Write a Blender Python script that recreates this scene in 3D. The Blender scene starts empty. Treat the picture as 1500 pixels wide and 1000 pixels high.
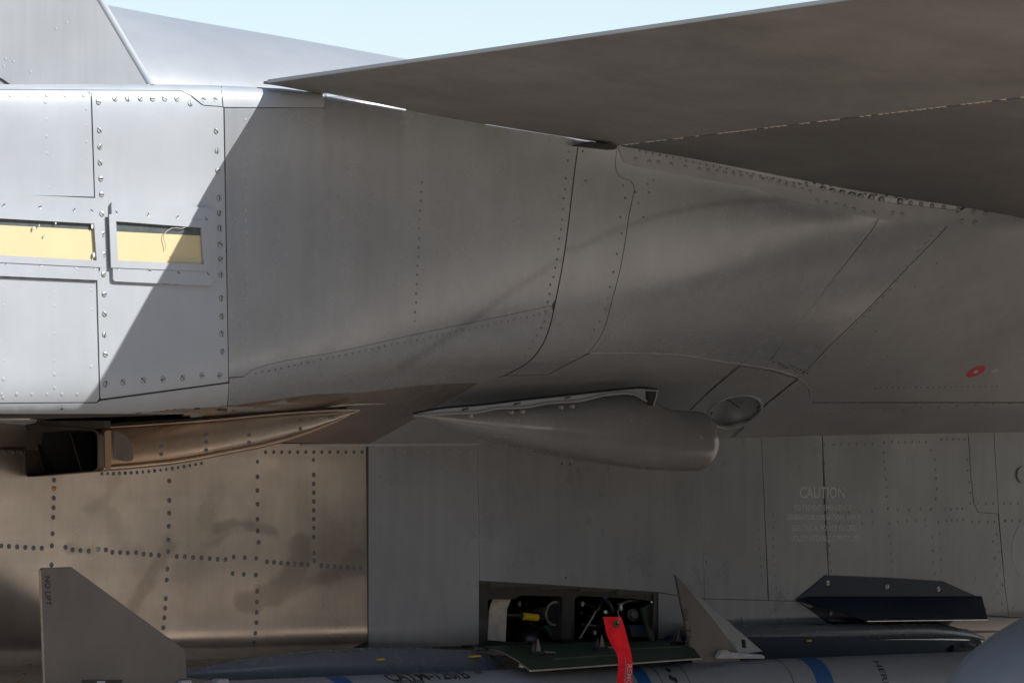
import bpy, bmesh, math, random
import numpy as np
from mathutils import Vector, Matrix
from mathutils.bvhtree import BVHTree
from mathutils.geometry import delaunay_2d_cdt
random.seed(4)
SC = bpy.context.scene
COL = SC.collection

# ------------------------------------------------------------------ camera, sky, sun, exposure
AZ, PITCH, DIST, PPM = math.radians(40), math.radians(1.9), 10.0, 600.0
FW = Vector((math.cos(PITCH)*math.sin(AZ), math.cos(PITCH)*math.cos(AZ), math.sin(PITCH)))
RT = Vector((math.cos(AZ), -math.sin(AZ), 0))
UP = RT.cross(FW)
EYE = -DIST*FW
cam = bpy.data.objects.new('camera', bpy.data.cameras.new('camera'))
COL.objects.link(cam)
cam.matrix_world = Matrix(((RT.x, UP.x, -FW.x, EYE.x), (RT.y, UP.y, -FW.y, EYE.y), (RT.z, UP.z, -FW.z, EYE.z), (0, 0, 0, 1)))
cam.data.sensor_width = 36
cam.data.lens = 36*DIST/(1500/PPM)
cam.data.clip_end = 3000
SC.camera = cam
SUN = Vector((.52, -.78, .75)).normalized()          # towards the sun
w = bpy.data.worlds.new("World"); SC.world = w; w.use_nodes = True
sk = w.node_tree.nodes.new('ShaderNodeTexSky'); sk.sky_type = 'NISHITA'; sk.sun_disc = False
sk.sun_elevation = math.asin(SUN.z); sk.sun_rotation = math.atan2(SUN.x, SUN.y)
sk.air_density = 1.1; sk.dust_density = .4; sk.ozone_density = 1.6
hz = w.node_tree.nodes.new('ShaderNodeHueSaturation'); hz.inputs['Saturation'].default_value = .74   # a thin even veil of haze
w.node_tree.links.new(sk.outputs[0], hz.inputs['Color'])
w.node_tree.links.new(hz.outputs[0], w.node_tree.nodes['Background'].inputs[0])
w.node_tree.nodes['Background'].inputs[1].default_value = .13
sl = bpy.data.lights.new('sun', 'SUN'); sl.energy = 4.9; sl.angle = math.radians(.5); sl.color = (1, .975, .94)
so = bpy.data.objects.new('sun', sl); COL.objects.link(so)
so.rotation_euler = SUN.to_track_quat('Z', 'Y').to_euler()
SC.view_settings.view_transform = 'Standard'; SC.view_settings.look = 'None'
SC.view_settings.exposure = 0.42; SC.view_settings.gamma = 1
SC.cycles.max_bounces = 10; SC.cycles.diffuse_bounces = 6; SC.cycles.glossy_bounces = 6

# ------------------------------------------------------------------ sight lines of the survey (photo point -> place)
def ray(px, py):
    return FW*DIST + RT*((px-750)/PPM) + UP*((500-py)/PPM)
def at_plane(px, py, p0, n):
    d = ray(px, py); return EYE + d*((Vector(p0)-EYE).dot(n)/d.dot(n))
def at_y(px, py, y): return at_plane(px, py, (0, y, 0), Vector((0, 1, 0)))
def at_x(px, py, x): return at_plane(px, py, (x, 0, 0), Vector((1, 0, 0)))
def row_z(x, y, py):                                  # height of a point at (x, y) that is seen on photo row py
    q = Vector((x, y, 0)) - EYE; v = (500-py)/PPM/DIST
    return (v*q.dot(FW) - q.dot(UP)) / (UP.z - v*FW.z)

# ------------------------------------------------------------------ materials
MATS = {}
def nodes_of(name):
    m = bpy.data.materials.new(name); m.use_nodes = True
    nt = m.node_tree; b = nt.nodes['Principled BSDF']
    return m, nt, nt.nodes, nt.links, b
def mixrgb(nt, mode, fac, a, b):
    n = nt.nodes.new('ShaderNodeMix'); n.data_type = 'RGBA'; n.blend_type = mode
    def put(s, v):
        if isinstance(v, (int, float)): n.inputs[s].default_value = v
        elif isinstance(v, tuple): n.inputs[s].default_value = (*v[:3], 1)
        else: nt.links.new(v, n.inputs[s])
    put(0, fac); put(6, a); put(7, b)
    return n.outputs[2]
def noise(nt, scale, vec=None, detail=4, rough=.55, stretch=None):
    n = nt.nodes.new('ShaderNodeTexNoise'); n.inputs['Scale'].default_value = scale
    n.inputs['Detail'].default_value = detail; n.inputs['Roughness'].default_value = rough
    if vec is not None:
        if stretch:
            mp = nt.nodes.new('ShaderNodeMapping'); mp.inputs['Scale'].default_value = stretch
            nt.links.new(vec, mp.inputs[0]); vec = mp.outputs[0]
        nt.links.new(vec, n.inputs['Vector'])
    return n.outputs['Fac']
def ramp(nt, v, lo, hi, a=0., b=1.):
    n = nt.nodes.new('ShaderNodeMapRange'); n.inputs[1].default_value = lo; n.inputs[2].default_value = hi
    n.inputs[3].default_value = a; n.inputs[4].default_value = b; n.clamp = True
    nt.links.new(v, n.inputs[0]); return n.outputs[0]
def bump(nt, b, h, dist, strength=1., prev=None):
    n = nt.nodes.new('ShaderNodeBump'); n.inputs['Strength'].default_value = strength; n.inputs['Distance'].default_value = dist
    nt.links.new(h, n.inputs['Height'])
    if prev is not None: nt.links.new(prev, n.inputs['Normal'])
    nt.links.new(n.outputs[0], b.inputs['Normal']); return n.outputs[0]
def pos(nt): return nt.nodes.new('ShaderNodeNewGeometry').outputs['Position']
def paint(name, col, rough=.4, mottle=.16, streak=.12, dirt=.5, wave=.0012, metallic=0., spec=.5, touch=.5, stained=False):  # stained: leak dirt plus the painted wing edge reflection
    m, nt, N, L, b = nodes_of(name); p = pos(nt)
    dark = tuple(c*(1-mottle) for c in col); lite = tuple(min(1, c*(1+mottle)) for c in col)
    c = mixrgb(nt, 'MIX', ramp(nt, noise(nt, 2.6, p, 6, .6), .3, .7), dark, lite)
    s = noise(nt, 1., p, 4, .6, (34, 34, 1.6))
    c = mixrgb(nt, 'MULTIPLY', streak, c, mixrgb(nt, 'MIX', ramp(nt, s, .35, .65), (.45, .44, .43), (1.3, 1.3, 1.3)))
    sp = noise(nt, 55, p, 3, .7)
    c = mixrgb(nt, 'MIX', ramp(nt, sp, .70, .80, 0, dirt*.22), c, tuple(v*.45 for v in col))
    gr = noise(nt, 6, p, 3, .5)
    c = mixrgb(nt, 'MIX', ramp(nt, gr, .56, .75, 0, dirt*.18), c, (col[0]*.62, col[1]*.6, col[2]*.57))
    tu = noise(nt, 1.7, p, 3, .5)
    c = mixrgb(nt, 'MULTIPLY', ramp(nt, tu, .50, .58, 0, touch*.7), c, (.86, .865, .88))
    sc = noise(nt, 1., p, 5, .7, (3, 3, 60))
    c = mixrgb(nt, 'MIX', ramp(nt, sc, .68, .80, 0, dirt*.07), c, tuple(min(1, v*1.35) for v in col))
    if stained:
        at = N.new('ShaderNodeAttribute'); at.attribute_name = 'stain'  # carries leak dirt plus the painted wing edge reflection
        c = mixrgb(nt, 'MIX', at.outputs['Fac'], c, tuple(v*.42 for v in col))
    L.new(c, b.inputs['Base Color'])
    L.new(ramp(nt, noise(nt, 7, p, 5, .65), .3, .7, rough-.07, rough+.1), b.inputs['Roughness'])
    b.inputs['Metallic'].default_value = metallic
    b.inputs['Specular IOR Level'].default_value = spec
    n1 = bump(nt, b, noise(nt, 3.2, p, 2, .4), wave*6, .5)
    bump(nt, b, noise(nt, 420, p, 2, .5), .00012, .5, n1)
    MATS[name] = m; return m
def plain(name, col, rough=.5, metallic=0., emis=None, coat=0.):
    m, nt, N, L, b = nodes_of(name); p = pos(nt)
    c = mixrgb(nt, 'MIX', ramp(nt, noise(nt, 40, p, 5, .65), .3, .7), tuple(v*.78 for v in col), tuple(min(1, v*1.15) for v in col))
    L.new(c, b.inputs['Base Color']); b.inputs['Roughness'].default_value = rough; b.inputs['Metallic'].default_value = metallic
    b.inputs['Coat Weight'].default_value = coat
    MATS[name] = m; return m
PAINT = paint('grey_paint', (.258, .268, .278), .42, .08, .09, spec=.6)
PAINT_S = paint('stain_reflection_grey_paint', (.262, .277, .292), .25, .08, .09, spec=1., stained=True)
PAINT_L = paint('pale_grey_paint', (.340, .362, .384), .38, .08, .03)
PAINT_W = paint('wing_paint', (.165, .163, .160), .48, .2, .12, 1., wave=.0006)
PAINT_B = paint('side_paint', (.250, .258, .270), .31, wave=.0022)
PAINT_M = paint('missile_paint', (.235, .247, .272), .42, .08, .06, .3, .0002)
PAINT_T = paint('tank_paint', (.19, .215, .26), .33, .08, .05, .3, .0004)
FIN = paint('fin_paint', (.118, .104, .093), .5, .2, .1, .8, .0006)
HUMPP = paint('spine_paint', (.27, .285, .30), .40, .05, .03, .2, .001, spec=1.)
SEAL = plain('dark_sealant', (.022, .021, .020), .7)
PRIMER = plain('worn_primer', (.045, .043, .041), .6)
STEEL = plain('screw_steel', (.34, .35, .36), .5, .45)
DARKS = plain('dark_fastener', (.13, .135, .15), .4, .6)
GRIME = plain('grimy_fastener', (.11, .108, .105), .5)
AMBER = plain('amber_fastener', (.45, .24, .07), .4, .5)
BOLT = paint('painted_bolt', (.235, .24, .245), .45, .1, 0, .3, 0)
CHAR = paint('charcoal_paint', (.012, .021, .042), .40, .2, .1, .3, .0004, spec=.2)
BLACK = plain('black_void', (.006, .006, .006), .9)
FRAME = plain('black_frame', (.028, .026, .024), .55, .2)
GREEN = plain('green_primer', (.030, .055, .035), .5)
BARE = plain('bare_edge', (.62, .60, .56), .35, .9)
STRAP = plain('cream_strap', (.42, .37, .32), .6)
YELLOW = plain('yellow_tag', (.75, .50, .02), .5)
REDC = plain('red_cloth', (.86, .008, .022), .8)
REDM = plain('red_mark', (.55, .02, .02), .5)
WHITEM = plain('white_mark', (.5, .5, .5), .6)
GREYM = plain('faded_lettering', (.52, .525, .53), .6)
BLACKM = plain('black_lettering', (.018, .018, .02), .6)
SILVERM = plain('silver_lettering', (.45, .45, .48), .5)
BLUEM = plain('blue_band', (.01, .085, .25), .45)
CREAM = plain('cream_glint', (.55, .48, .40), .6)
GLOWY = paint('yellow_light_strip', (.66, .53, .305), .45, .03, .03, .1, 0)
DSTRIP = plain('dark_reflection', (.10, .115, .12), .25)
RUBBER = plain('black_rubber', (.012, .012, .013), .35)
BLUEC = plain('blue_cap', (.02, .12, .5), .4)
WHITEC = plain('pale_fitting', (.34, .36, .40), .5)

def metal(name, col, rough, stain=True, met=.88):
    m, nt, N, L, b = nodes_of(name); p = pos(nt)
    c = mixrgb(nt, 'MIX', ramp(nt, noise(nt, 3.2, p, 6, .62), .3, .7), tuple(v*.72 for v in col), tuple(v*1.15 for v in col))
    c = mixrgb(nt, 'MIX', ramp(nt, noise(nt, 11, p, 3, .5), .48, .8, 0, .22), c, (col[0]*.55, col[1]*.47, col[2]*.40))
    c = mixrgb(nt, 'MULTIPLY', .12, c, mixrgb(nt, 'MIX', ramp(nt, noise(nt, 1, p, 3, .6, (60, 60, 2)), .35, .65), (.7, .68, .66), (1.1, 1.1, 1.1)))
    c = mixrgb(nt, 'MULTIPLY', .09, c, mixrgb(nt, 'MIX', ramp(nt, noise(nt, 1, p, 3, .6, (2, 2, 90)), .35, .65), (.7, .68, .66), (1.1, 1.1, 1.1)))
    r = ramp(nt, noise(nt, 4, p, 2, .5), .3, .7, rough-.03, rough+.06)
    if stain:
        a = N.new('ShaderNodeAttribute'); a.attribute_name = 'stain'
        c = mixrgb(nt, 'MIX', a.outputs['Fac'], c, (col[0]*.30, col[1]*.28, col[2]*.27))
    L.new(c, b.inputs['Base Color']); L.new(r, b.inputs['Roughness']); b.inputs['Metallic'].default_value = met
    n1 = bump(nt, b, noise(nt, 3.5, p, 2, .4), .008, .5)
    bump(nt, b, noise(nt, 1, p, 2, .5, (30, 30, 500)), .0001, .4, n1)
    MATS[name] = m; return m
TITAN = metal('bare_titanium', (.66, .57, .49), .29)
BRONZE = metal('heat_stained_metal', (.50, .44, .38), .26, False)
def heat_tint(m, x0, x1):                                # straw and rust tints that fade away from the hot mouth
    nt = m.node_tree; b = nt.nodes['Principled BSDF']; src = b.inputs['Base Color'].links[0].from_socket
    sx = nt.nodes.new('ShaderNodeSeparateXYZ'); p = pos(nt); nt.links.new(p, sx.inputs[0])
    ad = nt.nodes.new('ShaderNodeMath'); ad.operation = 'MULTIPLY_ADD'; nt.links.new(noise(nt, 7, p, 4, .6), ad.inputs[0]); ad.inputs[1].default_value = .28; nt.links.new(sx.outputs[0], ad.inputs[2])
    c = mixrgb(nt, 'MULTIPLY', ramp(nt, ad.outputs[0], x0+.14, x1+.10, 1, 0), src, (.60, .44, .31))
    nt.links.new(c, b.inputs['Base Color'])
heat_tint(BRONZE, at_y(150, 660, .19).x, at_y(470, 610, .19).x)
def glass():
    m, nt, N, L, b = nodes_of('lamp_glass')
    g = N.new('ShaderNodeBsdfGlossy'); g.inputs['Roughness'].default_value = .06
    t = N.new('ShaderNodeBsdfTransparent'); t.inputs[0].default_value = (.95, .97, .96, 1)
    x = N.new('ShaderNodeMixShader'); x.inputs[0].default_value = .06; L.new(t.outputs[0], x.inputs[1]); L.new(g.outputs[0], x.inputs[2])
    L.new(x.outputs[0], N['Material Output'].inputs[0]); return m
GLASS = glass()
def concrete():
    m, nt, N, L, b = nodes_of('concrete_apron'); p = pos(nt)
    c = mixrgb(nt, 'MIX', ramp(nt, noise(nt, .6, p, 8, .65), .3, .7), (.40, .322, .252), (.53, .432, .345))
    br = N.new('ShaderNodeTexBrick'); br.inputs['Scale'].default_value = .2; br.inputs['Mortar Size'].default_value = .004
    br.offset = 0; br.inputs['Color1'].default_value = br.inputs['Color2'].default_value = (1, 1, 1, 1); br.inputs['Mortar'].default_value = (.25, .24, .23, 1)
    L.new(p, br.inputs['Vector'])
    L.new(mixrgb(nt, 'MULTIPLY', 1., c, br.outputs[0]), b.inputs['Base Color']); b.inputs['Roughness'].default_value = .85
    return m
CONC = concrete()

# ------------------------------------------------------------------ object helpers
def empty(name, loc, label, cat, group=None):
    o = bpy.data.objects.new(name, None); COL.objects.link(o); o.location = loc; o.empty_display_size = .1
    o['label'] = label; o['category'] = cat
    if group: o['group'] = group
    return o
def wloc(o):
    v = Vector((0, 0, 0))
    while o is not None: v = v + o.location; o = o.parent
    return v
def link(name, me, parent, loc, label=None, kind=None):
    o = bpy.data.objects.new(name, me); COL.objects.link(o)
    if parent is not None:
        o.parent = parent; o.location = Vector(loc) - wloc(parent)
    else: o.location = loc
    if label: o['label'] = label
    if kind: o['kind'] = kind
    return o
def mesh_obj(name, verts, faces, mats, parent, smooth=True, fmat=None, label=None, kind=None, normals=None, attr=None, angle=None):
    V = np.array([tuple(v) for v in verts], dtype=float)
    c = (V.min(0)+V.max(0))/2
    me = bpy.data.meshes.new(name)
    me.from_pydata((V-c).tolist(), [], [list(f) for f in faces])
    for m in (mats if isinstance(mats, (list, tuple)) else [mats]): me.materials.append(m)
    me.polygons.foreach_set('use_smooth', [bool(smooth)]*len(me.polygons))
    if fmat is not None: me.polygons.foreach_set('material_index', fmat)
    if attr is not None:
        for k, vals in attr.items():
            a = me.attributes.new(k, 'FLOAT', 'POINT'); a.data.foreach_set('value', vals)
    me.update()
    if angle is not None: me.set_sharp_from_angle(angle=math.radians(angle))
    if normals is not None: me.normals_split_custom_set(normals)
    return link(name, me, parent, c, label, kind)
def bm_obj(name, bm, mats, parent, loc=(0, 0, 0), smooth=False, label=None, kind=None, angle=35):
    me = bpy.data.meshes.new(name); bmesh.ops.recalc_face_normals(bm, faces=bm.faces)
    co = [v.co for v in bm.verts]
    c = Vector([(min(v[i] for v in co)+max(v[i] for v in co))/2 for i in range(3)])
    for v in bm.verts: v.co -= c
    bm.to_mesh(me); bm.free()
    for m in (mats if isinstance(mats, (list, tuple)) else [mats]): me.materials.append(m)
    if smooth:
        me.polygons.foreach_set('use_smooth', [True]*len(me.polygons)); me.set_sharp_from_angle(angle=math.radians(angle))
    return link(name, me, parent, Vector(loc)+c, label, kind)

def nspline(t, P, tt):                                 # natural cubic spline, P (n, ...) at knots t
    t = np.asarray(t, float); P = np.asarray(P, float); n = len(t); h = np.diff(t)
    A = np.zeros((n, n)); R = np.zeros_like(P); A[0, 0] = A[-1, -1] = 1
    for i in range(1, n-1):
        A[i, i-1] = h[i-1]; A[i, i] = 2*(h[i-1]+h[i]); A[i, i+1] = h[i]
        R[i] = 6*((P[i+1]-P[i])/h[i] - (P[i]-P[i-1])/h[i-1])
    M = np.linalg.solve(A, R.reshape(n, -1)).reshape(P.shape)
    k = np.clip(np.searchsorted(t, tt, side='right')-1, 0, n-2); sh = (len(tt),)+(1,)*(P.ndim-1)
    hh = h[k].reshape(sh); a = ((t[k+1]-tt).reshape(sh))/hh; b = 1-a
    return a*P[k]+b*P[k+1]+((a**3-a)*M[k]+(b**3-b)*M[k+1])*hh**2/6

class Skin:                                            # a lofted surface one can pin things to
    def __init__(s, G, flip=False):
        s.G = G; nu, nv = G.shape[:2]
        s.V = [Vector(p) for p in G.reshape(-1, 3)]
        s.Q = []
        for i in range(nu-1):
            for j in range(nv-1):
                s.Q.append((i*nv+j, i*nv+j+1, (i+1)*nv+j+1, (i+1)*nv+j))
        du = np.gradient(G, axis=0); dv = np.gradient(G, axis=1); Nn = np.cross(du, dv)
        Nn /= np.linalg.norm(Nn, axis=2, keepdims=True)+1e-12
        if flip: Nn = -Nn
        s.N = [Vector(p) for p in Nn.reshape(-1, 3)]
        s.T = [t for q in s.Q for t in ((q[0], q[1], q[2]), (q[0], q[2], q[3]))]
        s.bvh = BVHTree.FromPolygons(s.V, s.T)
    def hit(s, px, py):
        loc, nor, i, d = s.bvh.ray_cast(EYE, ray(px, py).normalized())
        if loc is None: return None
        return loc, s.normal(loc, i)
    def normal(s, loc, i):
        a, b, c = s.T[i]; A, B, Cc = s.V[a], s.V[b], s.V[c]
        ar = (B-A).cross(Cc-A); den = ar.length_squared
        wa = (Cc-B).cross(loc-B).dot(ar)/den; wb = (A-Cc).cross(loc-Cc).dot(ar)/den; wc = 1-wa-wb
        return (s.N[a]*wa+s.N[b]*wb+s.N[c]*wc).normalized()
    def sub(s, j0, j1): return Skin(s.G[:, j0:j1], FLIP)
def loft(name, K, tu, tv, nu, nv, smooth_it=2):
    uu = np.linspace(tu[0], tu[-1], nu)
    vv = np.concatenate([np.linspace(tv[k], tv[k+1], nv, endpoint=False) for k in range(len(tv)-1)] + [[tv[-1]]])
    G = nspline(tu, K, uu)                              # along the body
    G = nspline(tv, G.transpose(1, 0, 2), vv).transpose(1, 0, 2)
    for _ in range(smooth_it):
        H = G.copy(); H[1:-1] = .5*G[1:-1]+.25*(G[:-2]+G[2:]); G = H
    return G

def inside(p, poly):
    x, y = p; r = False; n = len(poly); j = n-1
    for i in range(n):
        xi, yi = poly[i]; xj, yj = poly[j]
        if (yi > y) != (yj > y) and x < (xj-xi)*(y-yi)/(yj-yi)+xi: r = not r
        j = i
    return r
def inset_poly(poly, d):
    n = len(poly); area = sum(poly[i][0]*poly[(i+1) % n][1]-poly[(i+1) % n][0]*poly[i][1] for i in range(n))
    s = 1 if area > 0 else -1; out = []
    for i in range(n):
        a, b, c = poly[i-1], poly[i], poly[(i+1) % n]
        def nn(p, q):
            dx, dy = q[0]-p[0], q[1]-p[1]; l = math.hypot(dx, dy) or 1; return (-dy/l*s, dx/l*s)
        n1, n2 = nn(a, b), nn(b, c); mx, my = n1[0]+n2[0], n1[1]+n2[1]; l2 = mx*mx+my*my or 1
        k = min(2*d/l2*1.0, d*2.5/math.sqrt(l2)); out.append((b[0]+mx*k, b[1]+my*k))
    return out
def resample(poly, step):
    out = []; n = len(poly)
    for i in range(n):
        a, b = poly[i], poly[(i+1) % n]; k = max(1, int(math.hypot(b[0]-a[0], b[1]-a[1])/step))
        for q in range(k): out.append((a[0]+(b[0]-a[0])*q/k, a[1]+(b[1]-a[1])*q/k))
    return out
def rounded(poly, r, n=5):
    out = []; m = len(poly)
    for i in range(m):
        a, b, c = Vector(poly[i-1]), Vector(poly[i]), Vector(poly[(i+1) % m])
        d1, d2 = (a-b), (c-b); q = min(r, d1.length*.45, d2.length*.45); p1 = b+d1.normalized()*q; p2 = b+d2.normalized()*q
        for k in range(n+1):
            t = k/n; out.append(tuple((1-t)**2*p1+2*t*(1-t)*b+t*t*p2))
    return out
def ease(pts, step=6):                                  # smooth open polyline through points
    P = np.array(pts, float); d = np.r_[0, np.cumsum(np.hypot(*np.diff(P, axis=0).T))]
    return [tuple(p) for p in nspline(d, P, np.linspace(0, d[-1], max(3, int(d[-1]/step))))]

def plate(name, poly, skin, mat, parent, th=.002, lift=0., holes=(), gap=.55, step=11, label=None, kind=None, attr=None, chamfer=True):
    """a conformal plate of real thickness lying on a lofted skin"""
    P = inset_poly(poly, gap) if gap else poly
    P = resample(P, step*.8); pts = list(P); edges = [(i, (i+1) % len(P)) for i in range(len(P))]
    HP = []
    for h in holes:
        h = resample(h, step*.5); b0 = len(pts); HP.append(h); pts += h
        edges += [(b0+i, b0+(i+1) % len(h)) for i in range(len(h))]
    xs = [p[0] for p in P]; ys = [p[1] for p in P]
    bnd = np.array(pts)
    gy = min(ys)+step*.5; k = 0; inner = []
    while gy < max(ys):
        gx = min(xs)+step*(.5 if k % 2 else .1)
        while gx < max(xs):
            if inside((gx, gy), P) and not any(inside((gx, gy), h) for h in HP):
                if np.min(np.hypot(bnd[:, 0]-gx, bnd[:, 1]-gy)) > step*.45: inner.append((gx, gy))
            gx += step
        gy += step*.87; k += 1
    pts += inner
    vo, eo, fo, *_ = delaunay_2d_cdt([Vector(p) for p in pts], edges, [], 0, 1e-5)
    cx, cy = sum(xs)/len(xs), sum(ys)/len(ys)
    locs, nors = [], []
    for v in vo:
        h = skin.hit(v.x, v.y)
        if h is None:
            d = Vector((cx-v.x, cy-v.y)); L = d.length or 1; sg = 1 if d.y > 0 else -1
            for q in range(1, 80):
                h = skin.hit(v.x, v.y+sg*q*.25)
                if h: break
        locs.append(h[0] if h else None); nors.append(h[1] if h else None)
    tris = []
    for f in fo:
        if any(locs[i] is None for i in f): continue
        c = (sum(vo[i].x for i in f)/3, sum(vo[i].y for i in f)/3)
        if not inside(c, P) or any(inside(c, h) for h in HP): continue
        a, b, c3 = (locs[i] for i in f)
        if max((a-b).length, (b-c3).length, (a-c3).length) > .35: continue
        if (b-a).cross(c3-a).dot(nors[f[0]]) < 0: f = f[::-1]
        tris.append(tuple(f))
    cnt = {}
    for t in tris:
        for i in range(3):
            e = (t[i], t[(i+1) % 3]); cnt[e] = cnt.get(e, 0)+1
    rim = [e for e in cnt if (e[1], e[0]) not in cnt]
    verts = [(l+n*(lift+th)) if l is not None else Vector((0, 0, 0)) for l, n in zip(locs, nors)]
    used = sorted({i for t in tris for i in t}); rem = {o: n for n, o in enumerate(used)}
    V = [verts[i] for i in used]; F = [tuple(rem[i] for i in t) for t in tris]
    LN = [tuple(nors[i]) for t in tris for i in t]
    ring = {}
    def rv(i, which):
        if (i, which) not in ring:
            ring[(i, which)] = len(V); V.append(verts[i] if which == 0 else locs[i]+nors[i]*(lift-.0015))
        return ring[(i, which)]
    for a, b in rim:
        F.append((rv(b, 0), rv(a, 0), rv(a, 1), rv(b, 1)))
        d = locs[b]-locs[a]; fn = d.cross(nors[a]).normalized(); LN += [tuple(fn)]*4
    A = None
    if attr is not None:
        px = {rem[i]: vo[i] for i in used}
        for (i, wh), k in ring.items(): px[k] = vo[i]
        A = {'stain': [attr(px[k].x, px[k].y) for k in range(len(V))]}  # stains, and on the grey panels also the painted wing edge reflection
    if not F: return None
    return mesh_obj(name, V, F, mat, parent, True, None, label, kind, LN, A)

def ribbon(name, pts, skin, mat, parent, width=.003, height=.0015, lift=.002, closed=False, label=None, kind=None):
    """a low rounded bead lying along a line of the skin"""
    H = [skin.hit(*p) for p in pts]; H = [h for h in H if h]
    V, F = [], []; n = len(H)
    if n < 2: return None
    for i, (l, nn) in enumerate(H):
        a = H[(i-1) % n if closed else max(i-1, 0)][0]; b = H[(i+1) % n if closed else min(i+1, n-1)][0]
        s = (b-a).cross(nn); s.normalize(); o = l+nn*lift
        for k, (u, h) in enumerate(((-.5, -.001), (-.5, 0.), (-.28, 1.), (.28, 1.), (.5, 0.), (.5, -.001))):
            V.append(o+s*u*width+nn*(h*height if h >= 0 else h))
    m = 6
    for i in range(n if closed else n-1):
        for k in range(m-1):
            j = (i+1) % n; F.append((i*m+k, j*m+k, j*m+k+1, i*m+k+1))
    return mesh_obj(name, V, F, mat, parent, True, label=label, kind=kind, angle=50)

def frame_of(n):
    z = n.normalized(); x = Vector((1, 0, 0)); x = (x-z*x.dot(z)).normalized(); y = z.cross(x)
    return Matrix((x, y, z)).transposed()
# shared fastener meshes -------------------------------------------------
def mk_mesh(name, bm, mats, smooth=True):
    me = bpy.data.meshes.new(name); bmesh.ops.recalc_face_normals(bm, faces=bm.faces); bm.to_mesh(me); bm.free()
    for m in mats: me.materials.append(m)
    if smooth:
        me.polygons.foreach_set('use_smooth', [True]*len(me.polygons)); me.set_sharp_from_angle(angle=math.radians(40))
    return me
def screw_mesh():
    bm = bmesh.new()
    def lathe(prof, n, mi, flt=None):
        rings = [[bm.verts.new((r*math.cos(2*math.pi*k/n), r*math.sin(2*math.pi*k/n), z)) for k in range(n)] for r, z in prof]
        for a, b in zip(rings, rings[1:]):
            for k in range(n):
                f = bm.faces.new((a[k], a[(k+1) % n], b[(k+1) % n], b[k])); f.material_index = mi
        f = bm.faces.new(rings[-1]); f.material_index = mi
    lathe([(1.07, -.2), (1.07, .03)], 16, 1)  # dark ring round the head painted in for the countersink shadow
    for s in (1, -1):                                    # two half moons with a slot between
        n = 9; th0 = math.asin(.17)
        lo, mid, hi = [], [], []
        for k in range(n):
            t = th0+(math.pi-2*th0)*k/(n-1)
            for L, r, z in ((lo, 1., .03), (mid, .95, .20), (hi, .72, .27)):
                L.append(bm.verts.new((r*math.cos(t), s*max(r*math.sin(t), .17), z)))
        for A, B in ((lo, mid), (mid, hi)):
            for k in range(n-1): bm.faces.new((A[k], A[k+1], B[k+1], B[k]))
        bm.faces.new(hi); bm.faces.new((lo[0], mid[0], hi[0], hi[-1], mid[-1], lo[-1]))
    return mk_mesh('screw', bm, [STEEL, SEAL])
def dome_mesh(name, mat, h=.45, n=12, ringed=False):
    bm = bmesh.new(); prof = [(1, -.25), (1, .04), (.9, h*.55), (.6, h*.9), (.25, h)]
    rings = [[bm.verts.new((r*math.cos(2*math.pi*k/n), r*math.sin(2*math.pi*k/n), z)) for k in range(n)] for r, z in prof]
    for a, b in zip(rings, rings[1:]):
        for k in range(n): bm.faces.new((a[k], a[(k+1) % n], b[(k+1) % n], b[k]))
    bm.faces.new(rings[-1])
    return mk_mesh(name, bm, [mat])
def slot_mesh():                                         # flush painted screw: shallow dish rim with dark slot
    bm = bmesh.new(); n = 12
    prof = [(1.15, -.2), (1.15, .02), (1., .10), (.85, .04)]
    rings = [[bm.verts.new((r*math.cos(2*math.pi*k/n), r*math.sin(2*math.pi*k/n), z)) for k in range(n)] for r, z in prof]
    for a, b in zip(rings, rings[1:]):
        for k in range(n): bm.faces.new((a[k], a[(k+1) % n], b[(k+1) % n], b[k]))
    bm.faces.new(rings[-1])
    q = [bm.verts.new((x, y, z)) for z in (.0, .09) for x, y in ((-.8, -.2), (.8, -.2), (.8, .2), (-.8, .2))]
    for f in ((4, 5, 6, 7), (0, 1, 5, 4), (1, 2, 6, 5), (2, 3, 7, 6), (3, 0, 4, 7)):
        bm.faces.new([q[i] for i in f]).material_index = 1
    return mk_mesh('flush_screw', bm, [PAINT_L, SEAL])
M_SCREW = screw_mesh(); M_SLOT = slot_mesh()
M_DOT = dome_mesh('dark_rivet', DARKS, .18); M_AMB = dome_mesh('amber_rivet', AMBER, .2); M_STL = dome_mesh('steel_rivet', STEEL, .3)
def bolt_mesh():
    bm = bmesh.new(); n = 12
    prof = [(1.15, -.3, 1), (1.15, .04, 1), (.98, .04, 1), (.92, .10, 0), (.9, .26, 0), (.7, .42, 0), (.3, .48, 0)]
    rings = [[bm.verts.new((r*math.cos(2*math.pi*k/n), r*math.sin(2*math.pi*k/n), z)) for k in range(n)] for r, z, m in prof]
    for q, (a, b) in enumerate(zip(rings, rings[1:])):
        for k in range(n): bm.faces.new((a[k], a[(k+1) % n], b[(k+1) % n], b[k])).material_index = prof[q+1][2]
    bm.faces.new(rings[-1])
    return mk_mesh('domed_bolt', bm, [BOLT, SEAL])
M_BOLT = bolt_mesh()
def pin(name, me, px, py, skin, parent, r, lift=.002, ang=None, label=None):
    h = skin.hit(px, py)
    if not h: return None
    l, n = h; o = link(name, me, parent, l+n*lift, label)
    a = random.uniform(0, 6.28) if ang is None else ang
    o.rotation_mode = 'QUATERNION'
    o.rotation_quaternion = (frame_of(n) @ Matrix.Rotation(a, 3, 'Z')).to_quaternion()
    o.scale = (r, r, r); return o
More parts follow.
